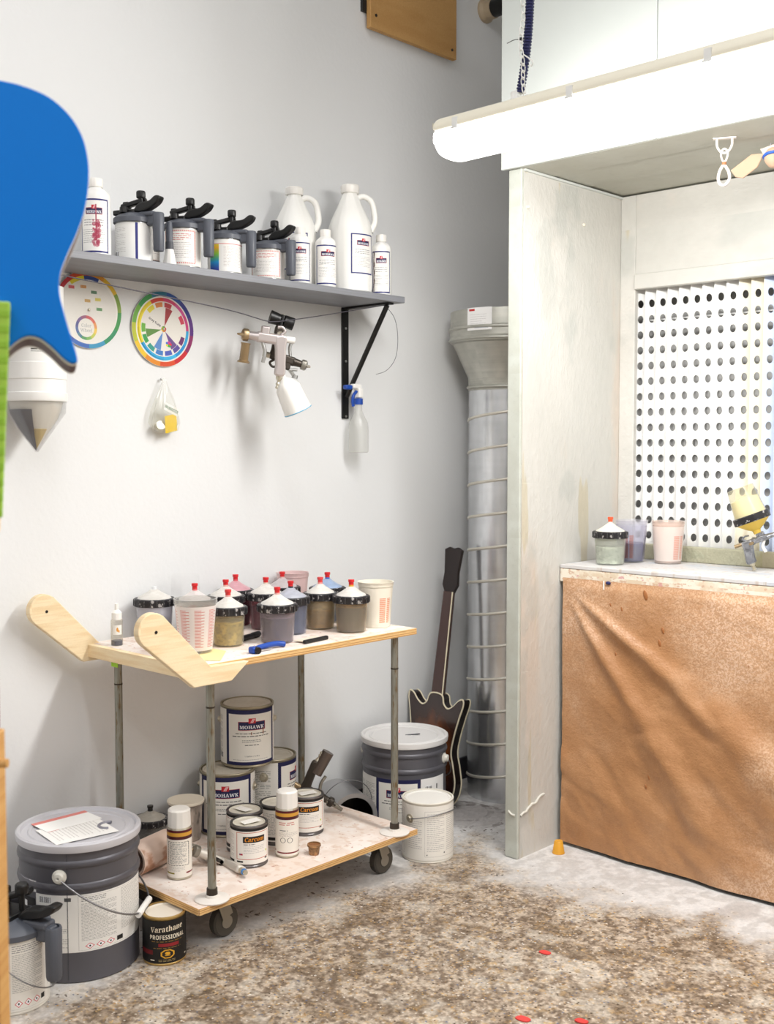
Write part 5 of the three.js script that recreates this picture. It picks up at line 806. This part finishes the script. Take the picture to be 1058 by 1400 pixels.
{
  const g = sprayGun('spray_gun', 'paint-crusted silver spray gun with yellow cup on the booth counter', { metal: M(0xb9bcc4, 0.35, { metalness: 0.75, map: smear }), cap: mBrassy, knob: mBrassy, trig: mWhitePlastic });
  setPose(g, [0.8, 0.34, -0.3], [-0.36, 0.9, 0.12], [1.235, CT + 0.096, -3.225], 1); g.scale.set(0.95, 0.6, 1.4);
  const cup = new THREE.Group(); cup.name = 'paint_cup'; cup.position.set(0.006, 0.03, 0); cup.scale.set(0.9 / 0.95, 0.9 / 0.6, 0.9 / 1.4); cup.rotation.z = 0.0; g.add(cup);
  part(cup, 'lid', lathe([[0, 0], [0.012, 0], [0.014, 0.012], [0.03, 0.022], [0.058, 0.045]], 34), M(0xe8c656, 0.5));
  part(cup, 'collar', lathe([[0.055, 0.042], [0.0605, 0.043], [0.061, 0.046], [0.061, 0.064], [0.058, 0.067], [0.053, 0.067]], 44), collarMat);
  part(cup, 'cup', lathe([[0.054, 0.066], [0.05, 0.1], [0.045, 0.155], [0.043, 0.162], [0, 0.163]], 36), mMilky(0xf3f0e2, 0.5));
  part(cup, 'paint', lathe([[0, 0.06], [0.052, 0.062], [0.0485, 0.1], [0.0465, 0.122], [0, 0.13]], 32), M(0xf0e9c8, 0.5));
}
// ---------------------------------------------------------------- hooks under the booth roof
{
  const t = thing('hanging_hook', 'white paint-coated eye and snap hook under the booth roof', 'hook', [1.275, HB - 0.001, -2.89]);
  const w = M(0xd8cfc8, 0.5), d = (x) => [x * 0.9, 0, x * -0.42];
  part(t, 'base_plate', rbox(0.06, 0.004, 0.016, 0.001, [0, -0.002, 0], [0, 0.44, 0]), w);
  part(t, 'eye', tube([[-0.02 * 0.9, -0.003, 0.0085], [-0.019 * 0.9, -0.022, 0.008], [-0.011 * 0.9, -0.036, 0.0046], [0, -0.041, 0], [0.011 * 0.9, -0.036, -0.0046], [0.019 * 0.9, -0.022, -0.008], [0.02 * 0.9, -0.003, -0.0085]], 0.0034, 30, 8), w);
  part(t, 'swivel', tube([[-0.008, -0.046, 0.003], [-0.006, -0.034, 0.002], [0, -0.03, 0], [0.007, -0.036, -0.003], [0.007, -0.052, -0.003], [0, -0.066, 0], [-0.006, -0.056, 0.002]], 0.0028, 30, 8, true), w);
  part(t, 'rusty_collar', cyl(0.006, 0.006, 0.008, [0, -0.069, 0], null, 14), M(0xa8704a, 0.7));
  part(t, 'loop', tube([[0, -0.072, 0], [-0.009, -0.085, 0.004], [-0.0135, -0.108, 0.006], [-0.008, -0.124, 0.0036], [0.002, -0.126, -0.001], [0.0125, -0.112, -0.0055], [0.011, -0.092, -0.005], [0.004, -0.078, -0.002]], 0.0042, 40, 8, true), w);
}
{
  const t = thing('paper_bow', 'folded masking-paper bundle with a blue band hung under the booth roof', 'paper bundle', [1.325, HB - 0.004, -3.02]);
  const k = M(0xc7a88e, 0.75, { side: THREE.DoubleSide }), fold = (pts, n) => { const g = new THREE.ExtrudeGeometry(polyShape(pts), { depth: 0.006, bevelEnabled: true, bevelSize: 0.003, bevelThickness: 0.003, bevelSegments: 2 }); return g; };
  part(t, 'wire', rod([0.02, 0, 0], [0.02, -0.03, 0], 0.0022), mWire);
  part(t, 'paper_wing', tf(fold([[0, 0], [-0.03, 0.002], [-0.085, -0.03], [-0.075, -0.047], [-0.058, -0.052], [-0.02, -0.03]]), [-0.0, -0.026, 0.0], [0.2, 0.3, 0.0]), k);
  part(t, 'paper_knot', tf(new THREE.DodecahedronGeometry(0.024, 1), [0.03, -0.04, 0], [0.3, 0.2, 0.1], [1.1, 1.2, 0.9]), k);
  part(t, 'paper_wing', tf(fold([[0, 0], [0.05, 0.008], [0.09, -0.002], [0.085, -0.02], [0.01, -0.022]]), [-0.002, -0.014, 0.006], [0.25, 0.2, 0]), M(0xd2c3b6, 0.75));
  part(t, 'blue_band', new THREE.TorusGeometry(0.026, 0.004, 8, 26), M(0x2f62c4, 0.5), [0.03, -0.036, 0], [Math.PI / 2 - 0.2, 0.1, 0]);
}
// ================================================================ FOREGROUND: blue guitar body on a stand
{
  const k = 0.968e-3, C0 = [1.346, 1.58, -0.778];
  const t = thing('guitar_body', 'glossy blue unassembled electric guitar body held up at the left edge', 'guitar body', C0, YAW + 0.33);
  t.rotation.order = 'YXZ'; t.rotation.x = -0.2; t.scale.y = 1.02;
  const P2 = ([x, y]) => [(x - 30) * k, (300 - y) * k];
  const px = [[97, 489], [90, 462], [82, 430], [76.5, 402], [77.5, 378], [87, 350], [101, 318], [113, 283], [119.5, 245], [120, 213], [113, 178], [97, 149], [70, 125], [35, 112], [0, 107], [-45, 105], [-90, 107], [-135, 114], [-175, 134], [-202, 170], [-210, 215], [-203, 280], [-178, 345], [-166, 392], [-176, 440], [-186, 480], [-172, 518], [-130, 532], [-90, 520], [-62, 498], [-40, 492], [-15, 494], [5, 484], [20, 470], [34, 463], [48, 465], [64, 477], [80, 493], [90, 499], [97, 497]];
  const pts = px.map(P2);
  part(t, 'body_core', extrude(splineShape(pts, 200), 0.034, 0.0, -0.042), M(0x4a2520, 0.5));
  part(t, 'primer_edge', extrude(splineShape(pts, 200), 0.01, 0.002, -0.009), M(0xe6e2d4, 0.45));
  part(t, 'face', extrude(splineShape(pts, 200), 0.006, 0.0025, 0.001), P(0x0074cf, 0.5, { specularIntensity: 0.3 }));
  part(t, 'back_edge', extrude(splineShape(pts, 200), 0.005, 0.001, -0.047), M(0xe6e2d4, 0.45));
  // tape-wrapped holding stick in the neck pocket
  const st = new THREE.Group(); st.name = 'holding_stick'; st.position.set(-0.037, -0.133, 0.016); st.rotation.z = -0.055; st.rotation.x = 0.17; t.add(st);
  part(st, 'stick_core', rbox(0.034, 0.29, 0.02, 0.003, [0, -0.13, 0]), mPly);
  const turn = rbox(0.0385, 0.0125, 0.0245, 0.003, [0, 0, 0], [0, 0, 0.05]), lime = [M(0xa6d046, 0.5), M(0x93c232, 0.5)];
  for (let i = 0; i < 28; i++) part(st, 'tape_turn', turn, lime[i % 2], [0, 0.008 - i * 0.0096, (i % 2) * 0.0006]);
}
{
  const t = thing('wooden_stand', 'tan wooden post at the left edge carrying the blue guitar body', 'stand', [1.325, 0, -0.72], YAW);
  part(t, 'post', planarUV(rbox(0.06, 0.9, 0.04, 0.003, [-0.008, 0.45, 0]), 'X', 'Y', 0.4, 0.4), mPost);
  part(t, 'post', planarUV(rbox(0.05, 0.25, 0.034, 0.004, [-0.008, 1.025, 0.0]), 'X', 'Y', 0.4, 0.4), M(0x8a4a28, 0.5, { map: texPly }));
  part(t, 'peg', cyl(0.006, 0.006, 0.05, [0.01, 0.86, 0.01], [0, 0, Math.PI / 2], 12), mPost);
  part(t, 'foot', planarUV(rbox(0.42, 0.04, 0.09, 0.004, [-0.1, 0.02, 0]), 'X', 'Y', 0.4, 0.4), mPost);
  part(t, 'foot', planarUV(rbox(0.09, 0.04, 0.4, 0.004, [-0.008, 0.02, 0.0]), 'Z', 'Y', 0.4, 0.4), mPost);
}
scene.updateMatrixWorld(true);
renderer.render(scene, camera);
